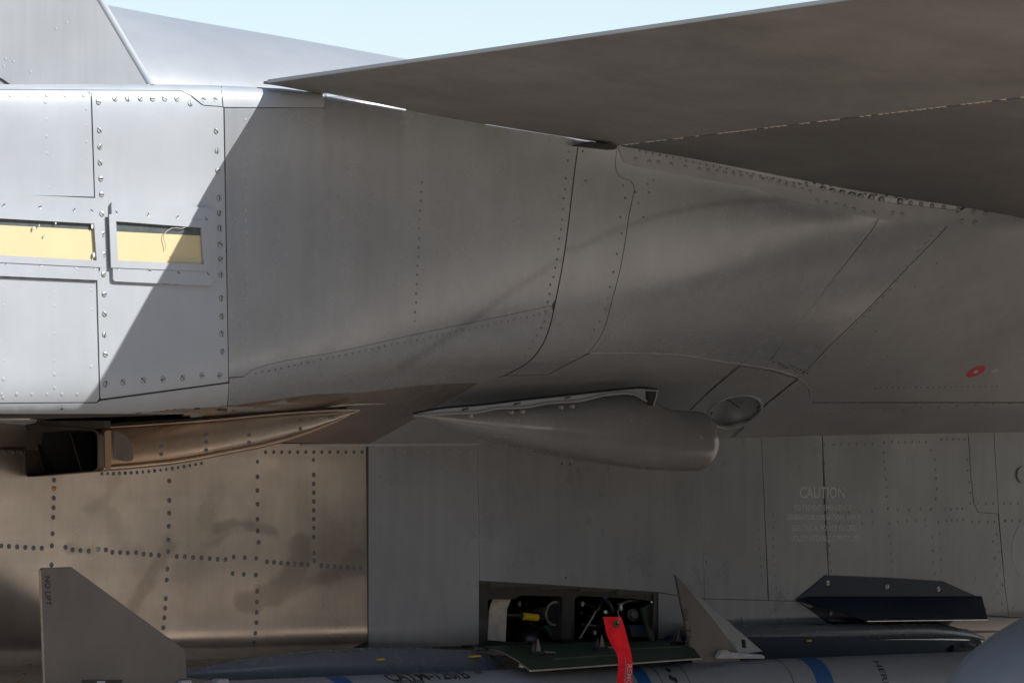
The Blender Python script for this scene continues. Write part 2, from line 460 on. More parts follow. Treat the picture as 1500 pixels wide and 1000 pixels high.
def many(name, pts, skin, mat, parent, r, lift=.002, h=.5, n=8, kind='stuff'):
    V, F = [], []
    for p in pts:
        q = skin.hit(p[0], p[1])
        if not q: continue
        l, nn = q; M = frame_of(nn); b = len(V); rr = r*random.uniform(.88, 1.1)
        for rad, z in ((1, -.3), (.95, h*.5), (.5, h)):
            for k in range(n):
                V.append(l+nn*(lift+z*rr)+M @ Vector((rad*rr*math.cos(2*math.pi*k/n), rad*rr*math.sin(2*math.pi*k/n), 0)))
        for a in (0, n):
            for k in range(n): F.append((b+a+k, b+a+(k+1) % n, b+a+n+(k+1) % n, b+a+n+k))
        F.append(tuple(b+2*n+k for k in range(n)))
    if V: return mesh_obj(name, V, F, mat, parent, True, kind=kind)
def row(a, b, n, j=.6):
    return [(a[0]+(b[0]-a[0])*k/(n-1)+random.uniform(-j, j), a[1]+(b[1]-a[1])*k/(n-1)+random.uniform(-j, j)) for k in range(n)]
def text_mesh(s, size):
    cu = bpy.data.curves.new('t', 'FONT'); cu.body = s; cu.size = size; cu.align_x = 'CENTER'; cu.align_y = 'CENTER'; cu.resolution_u = 3; cu.offset = .014
    o = bpy.data.objects.new('t', cu); COL.objects.link(o)
    dg = bpy.context.evaluated_depsgraph_get(); me = bpy.data.meshes.new_from_object(o.evaluated_get(dg))
    bpy.data.objects.remove(o); bpy.data.curves.remove(cu)
    me.calc_loop_triangles()
    V = [tuple(v.co) for v in me.vertices]; F = [tuple(t.vertices) for t in me.loop_triangles]; bpy.data.meshes.remove(me)
    return V, F
def lettering(name, s, width, fn, mat, parent, size_y=None, label=None, cuts=0):
    V, F = text_mesh(s, 1.)
    if cuts:
        bm = bmesh.new(); bv = [bm.verts.new(v) for v in V]
        for f in F:
            try: bm.faces.new([bv[i] for i in f])
            except ValueError: pass
        bmesh.ops.subdivide_edges(bm, edges=[e for e in bm.edges if e.calc_length() > .08], cuts=cuts, use_grid_fill=True)
        bmesh.ops.triangulate(bm, faces=bm.faces); bm.verts.index_update()
        V = [tuple(v.co) for v in bm.verts]; F = [tuple(v.index for v in f.verts) for f in bm.faces]; bm.free()
    xs = [v[0] for v in V]; ys = [v[1] for v in V]; sx = width/(max(xs)-min(xs)); sy = sx if size_y is None else size_y/(max(ys)-min(ys))
    cx, cy = (max(xs)+min(xs))/2, (max(ys)+min(ys))/2
    return mesh_obj(name, [fn((v[0]-cx)*sx, (v[1]-cy)*sy) for v in V], F, mat, parent, False, label=label)
def slab(name, poly3, thick, mat, parent, bev=.001, label=None, mats=None):
    """a solid plate with a polygon outline in space, thickened along 'thick'"""
    bm = bmesh.new(); v = [bm.verts.new(p) for p in poly3]; f = bm.faces.new(v)
    r = bmesh.ops.extrude_face_region(bm, geom=[f])
    bmesh.ops.translate(bm, vec=thick, verts=[e for e in r['geom'] if isinstance(e, bmesh.types.BMVert)])
    bmesh.ops.recalc_face_normals(bm, faces=bm.faces)
    if bev: bmesh.ops.bevel(bm, geom=list(bm.edges), offset=bev, segments=2, affect='EDGES', clamp_overlap=True)
    return bm_obj(name, bm, mat, parent, smooth=True, label=label)
def tube(name, pts, rad, mat, parent, n=10, label=None):
    P = [Vector(p) for p in pts]; V, F = [], []
    for i, p in enumerate(P):
        t = (P[min(i+1, len(P)-1)]-P[max(i-1, 0)]).normalized(); a = t.orthogonal().normalized() if i == 0 else (a-t*a.dot(t)).normalized(); b = t.cross(a)
        r = rad if isinstance(rad, (int, float)) else rad[i]
        V += [p+(a*math.cos(2*math.pi*k/n)+b*math.sin(2*math.pi*k/n))*r for k in range(n)]
    for i in range(len(P)-1):
        for k in range(n): F.append((i*n+k, i*n+(k+1) % n, (i+1)*n+(k+1) % n, (i+1)*n+k))
    F.append(tuple(range(n))[::-1]); F.append(tuple((len(P)-1)*n+k for k in range(n)))
    return mesh_obj(name, V, F, mat, parent, True, label=label, angle=50)
def sections(name, S, mat, parent, label=None, caps=True, angle=None, kind=None):
    """loft through rings of equal point count"""
    n = len(S[0]); V = [p for s in S for p in s]; F = []
    for i in range(len(S)-1):
        for k in range(n): F.append((i*n+k, i*n+(k+1) % n, (i+1)*n+(k+1) % n, (i+1)*n+k))
    if caps: F.append(tuple(range(n))); F.append(tuple((len(S)-1)*n+k for k in range(n)))
    bm = bmesh.new(); bv = [bm.verts.new(p) for p in V]
    for f in F: bm.faces.new([bv[i] for i in f])
    return bm_obj(name, bm, mat, parent, smooth=True, label=label, angle=angle or 40, kind=kind)

# ------------------------------------------------------------------ ground
GZ = EYE.z-1.45
def ground_mat():
    m, nt, N, L, b = nodes_of('dry_ground'); p = pos(nt)
    L.new(mixrgb(nt, 'MIX', ramp(nt, noise(nt, .35, p, 8, .7), .35, .65), (.055, .05, .032), (.115, .10, .065)), b.inputs['Base Color'])
    b.inputs['Roughness'].default_value = .95; return m
def sheet(name, x0, y0, x1, y1, z, m):
    me = bpy.data.meshes.new(name); me.from_pydata([((x0-x1)/2, (y0-y1)/2, 0), ((x1-x0)/2, (y0-y1)/2, 0), ((x1-x0)/2, (y1-y0)/2, 0), ((x0-x1)/2, (y1-y0)/2, 0)], [], [(0, 1, 2, 3)]); me.materials.append(m)
    g = bpy.data.objects.new(name, me); COL.objects.link(g); g.location = ((x0+x1)/2, (y0+y1)/2, z); g['kind'] = 'structure'
sheet('ground', -700, -700, 700, 700, GZ-.006, ground_mat())
sheet('apron', -45, -17, 45, 26, GZ, CONC)

# unseen dark rise, added outboard to darken horizon light and reflections
def unseen_rise_mat():
    m, nt, N, L, b = nodes_of('unseen_rise_ground'); p = pos(nt)
    L.new(mixrgb(nt, 'MIX', ramp(nt, noise(nt, .25, p, 8, .7), .35, .65), (.030, .034, .020), (.075, .068, .042)), b.inputs['Base Color'])
    b.inputs['Roughness'].default_value = .95; b.inputs['Specular IOR Level'].default_value = .1; return m
from mathutils import noise as mno
V, F = [], []; nr = 16; na = 180
for i in range(na+1):
    th = math.radians(-185+190*i/na)                       # from aft round the outboard side to the nose
    for k in range(nr):
        d = 55+k*7.; hgt = 20*min(1, (k/5)**.8)*(1 if k < 12 else (15-k)/4)
        pt = Vector((math.cos(th)*d, math.sin(th)*d, 0)); hgt *= np.interp(math.degrees(th), [-50, -42], [1, 0]); hgt *= .75+.5*mno.noise(pt*.05)+.2*mno.noise(pt*.3)  # cut away toward the nose so reflections there catch sky
        V.append(pt+Vector((0, 0, GZ-.3+max(0, hgt)*min(1, min(i, na-i)/12))))
for i in range(na):
    for k in range(nr-1): F.append((i*nr+k, (i+1)*nr+k, (i+1)*nr+k+1, i*nr+k+1))
mesh_obj('unseen_rise', V, F, unseen_rise_mat(), None, True, kind='structure')

# ------------------------------------------------------------------ aircraft
JET = empty('fighter_jet', (0, .5, GZ), 'large grey twin engine fighter jet seen close up under its wing flap', 'aircraft')
YW = .5
cols = [  # y at the top, then photo points down the station: wall top ... bottom edge
 (0, [(-150,130),(-149,230),(-147,400),(-145,510),(-145,560),(-148,590),(-165,613)], 614),
 (0, [(133,132),(137,230),(141,380),(144,500),(145,560),(140,590),(120,612)], 615),
 (0, [(329,131),(330,230),(332,370),(333,480),(332,540),(325,575),(300,604)], 630),
 (0, [(475,140),(475,240),(474,370),(472,460),(469,515),(460,552),(430,589)], 650),
 (-.01, [(600,163),(600,240),(600,370),(598,440),(593,490),(581,532),(541,575)], 651),
 (-.03, [(700,182),(699,250),(697,360),(692,430),(683,480),(664,522),(614,562)], 650.5),
 (-.10, [(845,213),(842,270),(835,375),(822,450),(803,505),(775,535),(728,553)], 650),
 (-.13, [(915,222),(912,290),(908,385),(898,450),(879,500),(848,532),(793,556)], 649),
 (-.20, [(1060,252),(1058,300),(1053,355),(1041,412),(1015,462),(968,510),(893,556)], 647),
 (-.27, [(1300,300),(1297,330),(1283,382),(1248,437),(1194,497),(1131,545),(1068,577)], 643),
 (-.36, [(1400,314),(1386,345),(1345,400),(1296,452),(1238,503),(1180,547),(1137,577)], 641),
 (-.42, [(1570,300),(1540,345),(1480,410),(1430,465),(1385,512),(1340,555),(1308,585)], 637),
 (-.45, [(1850,280),(1820,330),(1760,400),(1710,465),(1660,520),(1620,560),(1590,588)], 632),
]
K, XS, ZJ = [], [], []
for y0, pp, pj in cols:
    a = at_y(*pp[0], y0); pts = [at_x(*p, a.x) for p in pp]
    j = Vector((a.x, YW, row_z(a.x, YW, pj)))
    mid = pts[-1].lerp(j, .5)+Vector((0, 0, np.interp(pp[0][0], [330, 480, 600], [.02, .01, -.004])))
    over = [(.6, .008), (.25, .011), (.07, .013), (.016, .010)] if pp[0][0] < 560 else [(.6, .030), (.25, .034), (.05, .036), (.004, .022)] if pp[0][0] < 800 else [(.5, .16), (.2, .14), (.015, .09), (-.004, .03)]
    K.append([a+Vector((0, *q)) for q in over]+[*pts, mid, j, j+(j-pts[-1])*.25]); XS.append(a.x); ZJ.append(j.z)
K.append([p+Vector((1.8, 0, 0)) for p in K[-1]]); XS.append(XS[-1]+1.8); ZJ.append(ZJ[-1])
K = np.array([[tuple(p) for p in c] for c in K])
tv = np.r_[0, np.cumsum(np.linalg.norm(np.diff(K, axis=1), axis=2).mean(0))]
GA = loft('a', K, XS, tv, 260, 12, 150)
SA0 = Skin(GA); kq = 60*GA.shape[1]+12*6; FLIP = SA0.N[kq].dot(EYE-SA0.V[kq]) < 0
A = Skin(GA, FLIP)
AU = A.sub(12*9+8, GA.shape[1])                         # the underside alone
# lower side of the engine nacelle
xw = np.linspace(-2.6, 4.4, 14); zj = np.interp(xw, XS, ZJ)
ZB = at_y(640, 905, YW).z
KB = []
for x, z in zip(xw, zj):
    KB.append([(x, YW, z+.12), (x, YW, z), (x, YW+.001, z*.6+ZB*.4), (x, YW+.004, z*.25+ZB*.75), (x, YW+.011, ZB), (x, YW+.0165, ZB-.04), (x, YW+.06, ZB-.08), (x, YW+.17, ZB-.10), (x, YW+.26, ZB-.15), (x, YW+.36, ZB-.28), (x, YW+.7, ZB-.36), (x, YW+2.2, ZB-.37)])
KB = np.array(KB); tb = np.r_[0, np.cumsum(np.linalg.norm(np.diff(KB, axis=1), axis=2).mean(0))]
GB = loft('b', KB, xw, tb, 160, 12, 0)
B = Skin(GB, FLIP)

def shell(name, skin, mats, cut=(), lip=0):
    keep, fm = [], []; nv = skin.G.shape[1]
    for q in skin.Q:
        c = sum((skin.V[i] for i in q), Vector())/4
        d = c-EYE; k = d.dot(FW); u = d.dot(RT)*DIST/k*PPM+750; v = 500-d.dot(UP)*DIST/k*PPM
        if any(inside((u, v), p) for p in cut): continue
        keep.append(q)
        h = skin.bvh.ray_cast(EYE, d.normalized()); vis = h[0] is not None and (h[0]-c).length < .02 and -150 < u < 1650
        fm.append(0 if vis and q[0] % nv >= lip else 1)
    return mesh_obj(name, skin.V, keep, mats, JET, True, fm)
VENT = [(1076+37*math.cos(t)*1.0-2*math.sin(t), 601+21*math.sin(t)-6*math.cos(t)) for t in [2*math.pi*k/28 for k in range(28)]]
HATCH = [(702,852),(800,856.5),(963,867),(961,900),(962,945),(702,945)]
shell('fuselage_shell', A, [PRIMER, PAINT_L], [VENT], 12*4+2)
shell('nacelle_shell', B, [PRIMER, PAINT_B], [inset_poly(HATCH, 4)])

P = {}
def sp(key, poly, mat=None, skin=A, **k):
    P[key] = plate('skin_panel', poly, skin, mat or PAINT, JET, **k); return P[key]
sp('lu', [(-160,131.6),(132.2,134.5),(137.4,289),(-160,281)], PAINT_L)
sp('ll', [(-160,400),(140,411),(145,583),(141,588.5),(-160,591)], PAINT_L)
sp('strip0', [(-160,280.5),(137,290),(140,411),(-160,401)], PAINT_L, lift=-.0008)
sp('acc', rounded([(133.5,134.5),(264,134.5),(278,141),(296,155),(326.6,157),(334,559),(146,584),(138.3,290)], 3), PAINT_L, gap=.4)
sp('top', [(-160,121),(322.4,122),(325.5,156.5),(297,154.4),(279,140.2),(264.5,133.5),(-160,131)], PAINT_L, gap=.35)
sp('topr', [(323.2,122),(475,134),(475,158.5),(326.5,157.5)], PAINT_L, gap=.3)
seam = ease([(846.5,217),(842,250),(827,370),(812,450),(807,472),(797,500),(777,527),(741,548.5)], 9)
sml = [(p[0]-1.1, p[1]-.5) for p in seam]; sm_a = [p for p in sml if p[1] < 446]; sm_b = [p for p in sml if p[1] > 449]
def leak_reflect(x, y):
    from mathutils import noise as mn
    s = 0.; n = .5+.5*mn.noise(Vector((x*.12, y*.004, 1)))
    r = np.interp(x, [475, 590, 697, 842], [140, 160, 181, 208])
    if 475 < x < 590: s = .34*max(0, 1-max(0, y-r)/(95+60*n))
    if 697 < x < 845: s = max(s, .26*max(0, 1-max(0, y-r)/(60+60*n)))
    # reflection of the wing edge, painted in as a long dark arc
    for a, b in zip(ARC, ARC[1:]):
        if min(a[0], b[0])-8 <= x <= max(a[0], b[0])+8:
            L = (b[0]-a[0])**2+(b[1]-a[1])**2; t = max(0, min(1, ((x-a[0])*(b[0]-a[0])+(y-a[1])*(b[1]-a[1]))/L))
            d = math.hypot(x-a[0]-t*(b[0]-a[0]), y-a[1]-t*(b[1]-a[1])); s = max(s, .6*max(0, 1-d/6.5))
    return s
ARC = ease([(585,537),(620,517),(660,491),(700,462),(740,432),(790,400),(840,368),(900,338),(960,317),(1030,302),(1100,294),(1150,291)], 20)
reflect_arc = lambda x, y: leak_reflect(max(x, 846), y)
low = ease([(356,551.5),(362,545),(372,540),(470,519),(600,491),(700,470),(808,447)], 14)
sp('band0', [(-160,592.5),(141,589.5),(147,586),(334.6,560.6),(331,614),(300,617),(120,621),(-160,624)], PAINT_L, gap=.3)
sp('band', [(335,560),(335,553)]+low+sm_b+[(700,563),(612,571),(540,587),(430,600),(331.6,614)], PAINT_S, gap=.3, step=7, attr=leak_reflect)
sp('main', [(328,158.6),(475,158.6),(475.6,133),(590,152),(697,172),(842,204)]+sm_a+low[::-1]+[(355,551),(334.5,552)], PAINT_S, gap=.3, step=7, attr=leak_reflect)
sp('door', [(850,208),(897,210),(902,216)]+ease([(902,226),(902,250),(910,261),(921,264),(927,270),(926,290),(917,340),(905,405),(893,450),(880,490),(860,517)], 8)+[(800,548)]+seam[::-1], PAINT_S, gap=.25, step=6, attr=reflect_arc)
rt = ease([(902.6,226),(902.6,250),(910.6,260.7),(921.4,263.4),(927.8,270),(926.8,290),(917.8,340),(905.8,405),(893.8,450),(880.8,490),(861,516.5)], 8)
sp('aft', [(904,208),(960,218),(1060,238),(1160,260),(1305,290)]+[(1276,337),(1224,402),(1180,459),(1128,526.5),(1176,546.6),(1168,551.3)]+ease([(1166,551.6),(1130,542),(1090,534.6),(1075,531.2),(1000,520.2),(930,516.2),(864,516.6)], 12)+rt[::-1], PAINT_S, gap=.05, step=6, attr=reflect_arc)
sp('mid', [(1305.2,290),(1401,300),(1401,308),(1396,320),(1372,347),(1318,402),(1268,454),(1218,502),(1176,546),(1128.6,527),(1180.6,459.6),(1224.6,402.6),(1276.6,337.6)], PAINT_S, gap=.25)
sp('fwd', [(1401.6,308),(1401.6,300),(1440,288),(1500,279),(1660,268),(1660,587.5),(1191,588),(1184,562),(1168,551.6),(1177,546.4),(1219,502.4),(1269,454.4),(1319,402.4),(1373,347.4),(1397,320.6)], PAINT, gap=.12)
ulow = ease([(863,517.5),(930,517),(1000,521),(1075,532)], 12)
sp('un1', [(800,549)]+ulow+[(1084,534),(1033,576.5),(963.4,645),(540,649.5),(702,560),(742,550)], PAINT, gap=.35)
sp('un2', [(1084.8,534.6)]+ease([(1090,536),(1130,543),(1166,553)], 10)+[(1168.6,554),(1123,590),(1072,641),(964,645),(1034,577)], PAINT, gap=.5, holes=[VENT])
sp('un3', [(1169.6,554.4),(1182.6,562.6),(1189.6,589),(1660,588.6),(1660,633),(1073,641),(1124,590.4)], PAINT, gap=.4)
P['um'] = plate('skin_panel', [(-160,606),(120,600),(430,578),(540,572),(620,562),(701,559),(538,649.5),(400,646),(300,636),(130,622),(-160,622)], AU, TITAN, JET, gap=.3, th=.0028, label='bare metal strip under the boom', attr=lambda x, y: .35)

# bare metal engine bay skin with stains
random.seed(9)
ST = [([(318,776),(345,765),(400,777)], 7, .55), ([(300,800),(345,775)], 5, .4), ([(440,800),(430,840),(400,870),(362,882)], 17, .55), ([(400,870),(470,845),(535,830)], 10, .42), ([(510,820),(540,818)], 14, .4),
      ([(245,800),(222,840),(195,888)], 10, .5), ([(243,790),(246,810)], 9, .4), ([(170,700),(150,735),(130,745)], 8, .3), ([(100,805),(130,807)], 6, .5), ([(300,760),(320,720)], 12, .18), ([(165,750),(168,800)], 10, .16), ([(330,655),(535,660)], 16, .22), ([(540,655),(537,930)], 4, .35), ([(180,806),(200,808)], 9, .3), ([(400,700),(385,760)], 14, .15)]
def stain(x, y):
    from mathutils import noise as mn
    s = 0
    wob = mn.noise(Vector((x*.045, y*.045, 0)))*7+mn.noise(Vector((x*.14, y*.14, 3)))*3
    for pl, r, a in ST:
        for (x0, y0), (x1, y1) in zip(pl, pl[1:]):
            L = (x1-x0)**2+(y1-y0)**2; t = max(0, min(1, ((x-x0)*(x1-x0)+(y-y0)*(y1-y0))/L))
            d = math.hypot(x-x0-t*(x1-x0), y-y0-t*(y1-y0))+wob
            s = max(s, .8*a*max(0, min(1, (r-d)/7+.5)))
    return s
P['ti'] = plate('skin_panel', [(-160,606),(120,610),(300,618),(535,640),(537.5,937),(400,1000),(-160,1030)], B, TITAN, JET, gap=.3, step=4.2, th=.003, label='bare metal engine bay panel with dark oil stains', attr=stain)
def sb(key, poly, **k): return sp(key, poly, PAINT_B, B, **k)
sb('b1', [(539,640),(697.5,640),(701,850),(701,958),(539,962)], gap=.35)
sb('b2', [(698.5,640),(1026.5,636),(1031,875),(1000,873),(964,866.5),(800,855.5),(702,850)], gap=.3)
sb('b3', [(964,868),(1000,873.4),(1031.4,876),(1033,958),(964,958)], gap=.15)
sb('b2low', [(702,946),(963,946),(963,958),(702,958)], gap=.2)
sb('b4', [(1027,636),(1114,634),(1124,876),(1125,878),(1031.4,876)], gap=.15)
sb('b5', [(1114.5,634),(1203,630),(1206,740),(1213,845),(1166,879.6),(1125.5,878.4)], gap=.15)
sb('b6', [(1204,630),(1417,628),(1421,700),(1425,736),(1432,750),(1461,752.5),(1471,860),(1477,902),(1167,881),(1214,846)], gap=.12)
sb('b7', [(1417.5,628),(1454.6,628),(1461.8,751.8),(1432.6,749.5),(1425.6,736),(1421.6,700)], gap=.12)
sb('b8', [(1455.2,628),(1660,625),(1660,905),(1477.6,902.6),(1471.6,860),(1462.4,752)], gap=.12)
sb('b9', [(1033,877),(1165,880.3),(1478,904),(1660,907),(1660,950),(1034,958)], gap=.15)

# seams that are raised beads, not gaps
ribbon('sealant_bead', [(x, 650.6-(x-440)*.0035) for x in range(440, 726, 8)], AU, PAINT_L, JET, .012, .004)
ribbon('sealant_bead', [(x, 657.) for x in range(-150, 42, 8)], B, BRONZE, JET, .008, .004, .004)
ribbon('sealant_bead', seam, A, SEAL, JET, .0035, .0008, .001)
ribbon('sealant_bead', ease([(863,516.5),(930,516),(1000,519.5),(1075,531),(1168,552),(1182,562),(1189,589)], 9), A, PAINT_L, JET, .0035, .0012)
ribbon('sealant_bead', [(1305-(175*k/30), 293+233*k/30) for k in range(1, 30)], A, PAINT_L, JET, .0025, .001)
for pl in ([(698,652),(701,850)], [(1027,652),(1031,835)], [(1114,648),(1123,860)], [(1203.5,642),(1213,840)], [(1418.5,640),(1426,738)], [(1455,638),(1462,750)]):
    ribbon('sealant_bead', [(pl[0][0]+(pl[1][0]-pl[0][0])*k/24, pl[0][1]+(pl[1][1]-pl[0][1])*k/24) for k in range(25)], B, PAINT_L if pl[0][0] in (698, 1027, 1114) else GRIME, JET, .002, .0006, .0015)
for pl in ([(1440,296),(1500,287),(1600,281)], [(1400,311),(1418,301),(1440,296)]):
    ribbon('sealant_bead', ease(pl, 6), A, SEAL, JET, .006, .001)
for pl in ([(1082,534),(1057,555),(1033,576)], [(1168,553),(1122,590),(1070,640)]):
    ribbon('sealant_bead', ease(pl, 6), A, SEAL, JET, .0026, .0006)
ribbon('sealant_bead', [(146+187*k/30, 585-25*k/30) for k in range(31)], A, SEAL, JET, .0035, .0008)

RF = plate('root_fairing', [(904,214),(960,224),(1060,245),(1160,267),(1300,297),(1400,308),(1398,322),(1395,331),(1300,322),(1195,306),(1150,293),(1110,276),(1000,257),(934,244),(912,237)], A, PAINT, JET, .004, .0021, gap=0, step=8, label='strip of domed bolts along the wing root')
# fasteners ---------------------------------------------------------
R6 = 1/600
big = [(143.5,150),(145,191),(145.5,215),(146,238.5),(147,262),(148,285),(148.5,313.5),(149.5,343),(150.5,373),(151,402),(152,431),(152.5,460),(152.5,490),(153.5,519),(154,562),
       (168,145),(186.5,145),(205,145),(222.5,145),(240.5,145),(258.5,145),(278,152),(316,192),(317.5,221),(318,250),(320,290),(320.8,312.5),(321.5,334.5),(322,358),(322.5,380),(323,403),(323.5,437),(324,463.5),(324,489),(325,515),
       (179.5,559.5),(209,557),(238,555),(267,553),(295,549.5),(321,549.5)]
for p in big: pin('screw', M_SCREW, *p, A, P['acc'], .0066)
for p in ((298,146),(315,146)): pin('screw', M_SLOT, *p, A, P['top'], .006)
# left panel flush rivets
many('rivet', [(5+random.uniform(-1,1), y) for y in range(420, 585, 27)]+[(79, y) for y in range(428, 585, 20)]+[(133, y) for y in range(425, 560, 28)]+[(66+4*(y-150)/100, y) for y in range(150, 280, 25)]+[(14+k*27, 140.5) for k in range(5)]+[(126, y) for y in range(160, 280, 24)]+[(k*22+2, 577) for k in range(6)], A, PAINT_L, P['ll'], .0046, .0018, .06, 10)
many('rivet', row((359,176),(362,520),22), A, PAINT_L, P['main'], .0035, .0018, .2)
many('rivet', row((374,546),(800,458),46, .8), A, GRIME, P['band'], .0026, .0018, .2)
many('rivet', row((617,268),(607,470),16), A, GRIME, P['main'], .0028, .0018, .3)
many('rivet', row((833,222),(831,236),2)+row((829,262),(815,380),9,1)+row((812,392),(798,455),6,1)+row((797,470),(770,520),6), A, GRIME, P['main'], .003, .0018, .3)
many('rivet', [(853,222),(857,265),(912,272),(915,290),(908,318),(910,342),(903,372),(898,398),(893,420),(890,436),(886,452),(878,470),(870,482),(866,494),(930,282),(948,270),(957,264),(950,282),(942,318),(935,298)], A, GRIME, P['door'], .003, .0018, .35)
# domed bolts along the wing root fairing
Z6 = lambda p: (p[0]*.44+840, p[1]*.44+120)
bl = [(203,258),(247,266),(279,268),(321,275),(368,283),(415,291),(444,295),(473,298),(500,304),(527,307),(553,313),(585,317),(625,325),(652,329),(676,337),(703,344),(729,350),(755,357),(782,365),(828,356),(859,363),(892,369),(923,375),(954,381),(990,384),(1024,391),(1086,397),(1121,403),(1156,407),(1193,412),(1232,417),(1281,426),(807,394),(838,402),(868,408),(899,416),(929,423),(960,434),(994,435),(1056,435),(1090,440),(1122,443),(1158,447),(1197,450),(1248,456),(1292,462),(1336,467),(1330,432),(1370,437)]
for p in bl:
    q = Z6(p); pin('bolt', M_BOLT, *q, A, RF if q[0] < 1330 else P['fwd'], .0066 if q[0] < 1330 else .0055, .0052 if q[0] < 1330 else .0018)
for p in [(1189,511),(1171,537),(1152,562),(1133,587),(1114,611),(1096,636),(1077,661),(1053,690),(1032,713),(1010,735),(988,757),(967,779),(946,800),(926,822),(904,844),(879,867),(858,889),(838,911),(818,932)]:
    pin('bolt', M_BOLT, *Z6(p), A, P['mid'], .0054, .0016)
many('rivet', row((935,221),(1180,272),26,.5)+row((1180,268),(1400,290),20,1)+row((1205,278),(1420,300),15,1)+row((1440,300),(1480,302),4), A, DARKS, RF, .0030, .0058, .25)
many('rivet', [(1262,527),(1272,527)]+row((1282,567),(1460,565),22,.6)+row((1210,590),(1500,588),12)+[(1283,484),(1245,466),(1340,419),(1372,385),(1300,520)], A, DARKS, P['fwd'], .003, .0018, .3)
many('rivet', [(1130,523),(1133,529)]+row((1140,531),(1152,538),4)+row((1158,534),(1182,545),6), A, SEAL, P['fwd'], .0042, .0018, .3)
many('rivet', row((872,533),(1080,548),16,1.5)+row((840,551),(1010,560),10,1)+row((1000,585),(1060,545),9)+row((1052,562),(1110,572),5)+row((1100,545),(1160,560),9)+row((1125,590),(1180,562),6), A, BOLT, P['un1'], .0032, .0018, .4)
many('rivet', row((1190,606),(1480,590),12,1.2)+[(1165,606),(1172,604),(1180,618)], A, BOLT, P['un3'], .004, .0018, .5)
# dark fasteners of the bare metal skin
z3 = lambda p: (p[0]/2.5, p[1]/2.5+600)
dots = [(195,257),(194,323),(193,358),(192,393),(190,453),(187,497),(186,567),(617,260),(617,331),(617,378),(615,425),(614,476),(613,518),(610,582),(608,622),(604,690),(602,725),(599,760),(595,796),
 (940,190),(940,245),(940,295),(940,345),(940,400),(941,443),(944,485),(935,543),(934,604),(939,663),(938,702),(937,740),(936,778),(932,816),(928,848),(1145,183),(1146,238),(1146,271),(1146,303),(1146,335),(1146,368),(1146,400),(1146,432),(1146,465),(1147,524),(1147,552),
 (2,497),(30,499),(60,501),(90,503),(120,505),(150,506),(237,503),(263,512),(292,514),(322,516),(385,512),(409,521),(437,522),(465,523),(496,522),(523,528),(550,530),(579,532),(644,536),(674,537),(704,540),(735,541),(765,544),(794,546),(823,547),(853,538),(893,540),(975,556),(1001,558),(1026,560),(1051,562),(1076,563),(1101,565),(1125,566),(1174,569),(1197,571),(1222,573),(1246,575),(1270,576),(1293,577),(1318,578),(849,598),(890,601),(18,155),(48,155),(78,155)]+[(970+29.4*k, 155) for k in range(13)]
for p in dots: pin('rivet', M_DOT, *z3(p), B, P['ti'], .0061 if p[1] > 200 else .005, .003, 0)
pin('rivet', M_AMB, *z3((195,288)), B, P['ti'], .0068, .003, 0, 'amber coloured rivet')
pin('rivet', M_STL, *z3((357,510)), B, P['ti'], .0065, .003, 0, 'shiny replacement rivet')
for p in ((43,971),(36,984),(28,995)): pin('rivet', M_AMB, *p, B, P['ti'], .006, .003, 0, 'amber coloured rivet')
many('rivet', [(148+k*8.6, 693.5-.012*k*k*4.4) for k in range(18)], B, DARKS, P['ti'], .0046, .003, .25)
# right hand rivets, with small raised heads
zr = lambda p: (p[0]*.26+1130, p[1]*.26+640)
rr = [(297,40),(300,150),(298,207),(302,258),(305,322),(318,420),(377,425),(436,422),(500,422),(566,418),(380,485),(443,488),(510,484),(573,482),(325,610),(328,657),(328,708),(337,753),
 (633,30),(633,88),(634,136),(640,182),(645,238),(647,282),(647,335),(655,402),(664,485),(665,557),(670,600),(672,652),(680,696),(683,748),(711,412),(775,410),(838,405),(898,405),(711,473),(762,470),(812,470),(863,467),
 (897,74),(918,126),(922,182),(926,233),(930,290),(925,347),(940,480),(947,545),(950,620),(953,686),(957,752),(905,563),(907,637),(911,702),(920,767),(965,812),
 (980,405),(1010,408),(1044,402),(1074,402),(985,470),(1015,468),(1047,467),(1080,465),(1101,128),(1105,188),(1112,254),(1118,314),(1121,372),(1163,372),(1208,374),(1248,373),(1310,373),(1346,373),(1387,372),(1128,477),(1170,478),(1217,478),(1256,476),(1317,472),(1356,470),(1399,472),
 (1269,547),(1248,586),(1285,640),(1260,681),(1287,738),(1270,775),(1302,830),(1274,875),(1298,940),(1362,958),(1210,965),(10,440),(12,510),(10,568),(11,617),(11,667),(14,717),(19,775),(25,850),(51,874),(96,876),(30,968)]
rr += [(350+k*44, 40) for k in range(6)]+[(678+k*38, 28) for k in range(6)]+[(957+k*33, 13) for k in range(5)]
RR = [zr(p) for p in rr]+row((1032,772),(1035,834),6)+row((1111,776),(1115,842),6)+[(1137,860),(1136,892)]+row((720,657),(1015,655),2)
many('rivet', RR, B, STEEL, P['b6'], .0036, .0018, .7)
many('rivet', row((560,660),(690,659),9,.4), B, PAINT_B, P['b1'], .005, .0015, .25)
many('rivet', [(822,679),(834,680),(828,845)], B, SEAL, P['b2'], .003, .0018, .4)
cup = plate('fastener_cup', [(1496+8*math.cos(t), 695+12*math.sin(t)) for t in [k*math.pi/12 for k in range(24)]], B, PAINT_B, JET, .006, .001, gap=0, step=5)
plate('paint_patch', rounded([(1482,790),(1492,768),(1530,765),(1530,850),(1492,845),(1480,815)], 8), B, paint('patch_paint', (.285, .295, .31), .33), JET, .0006, .002, gap=0, step=9)

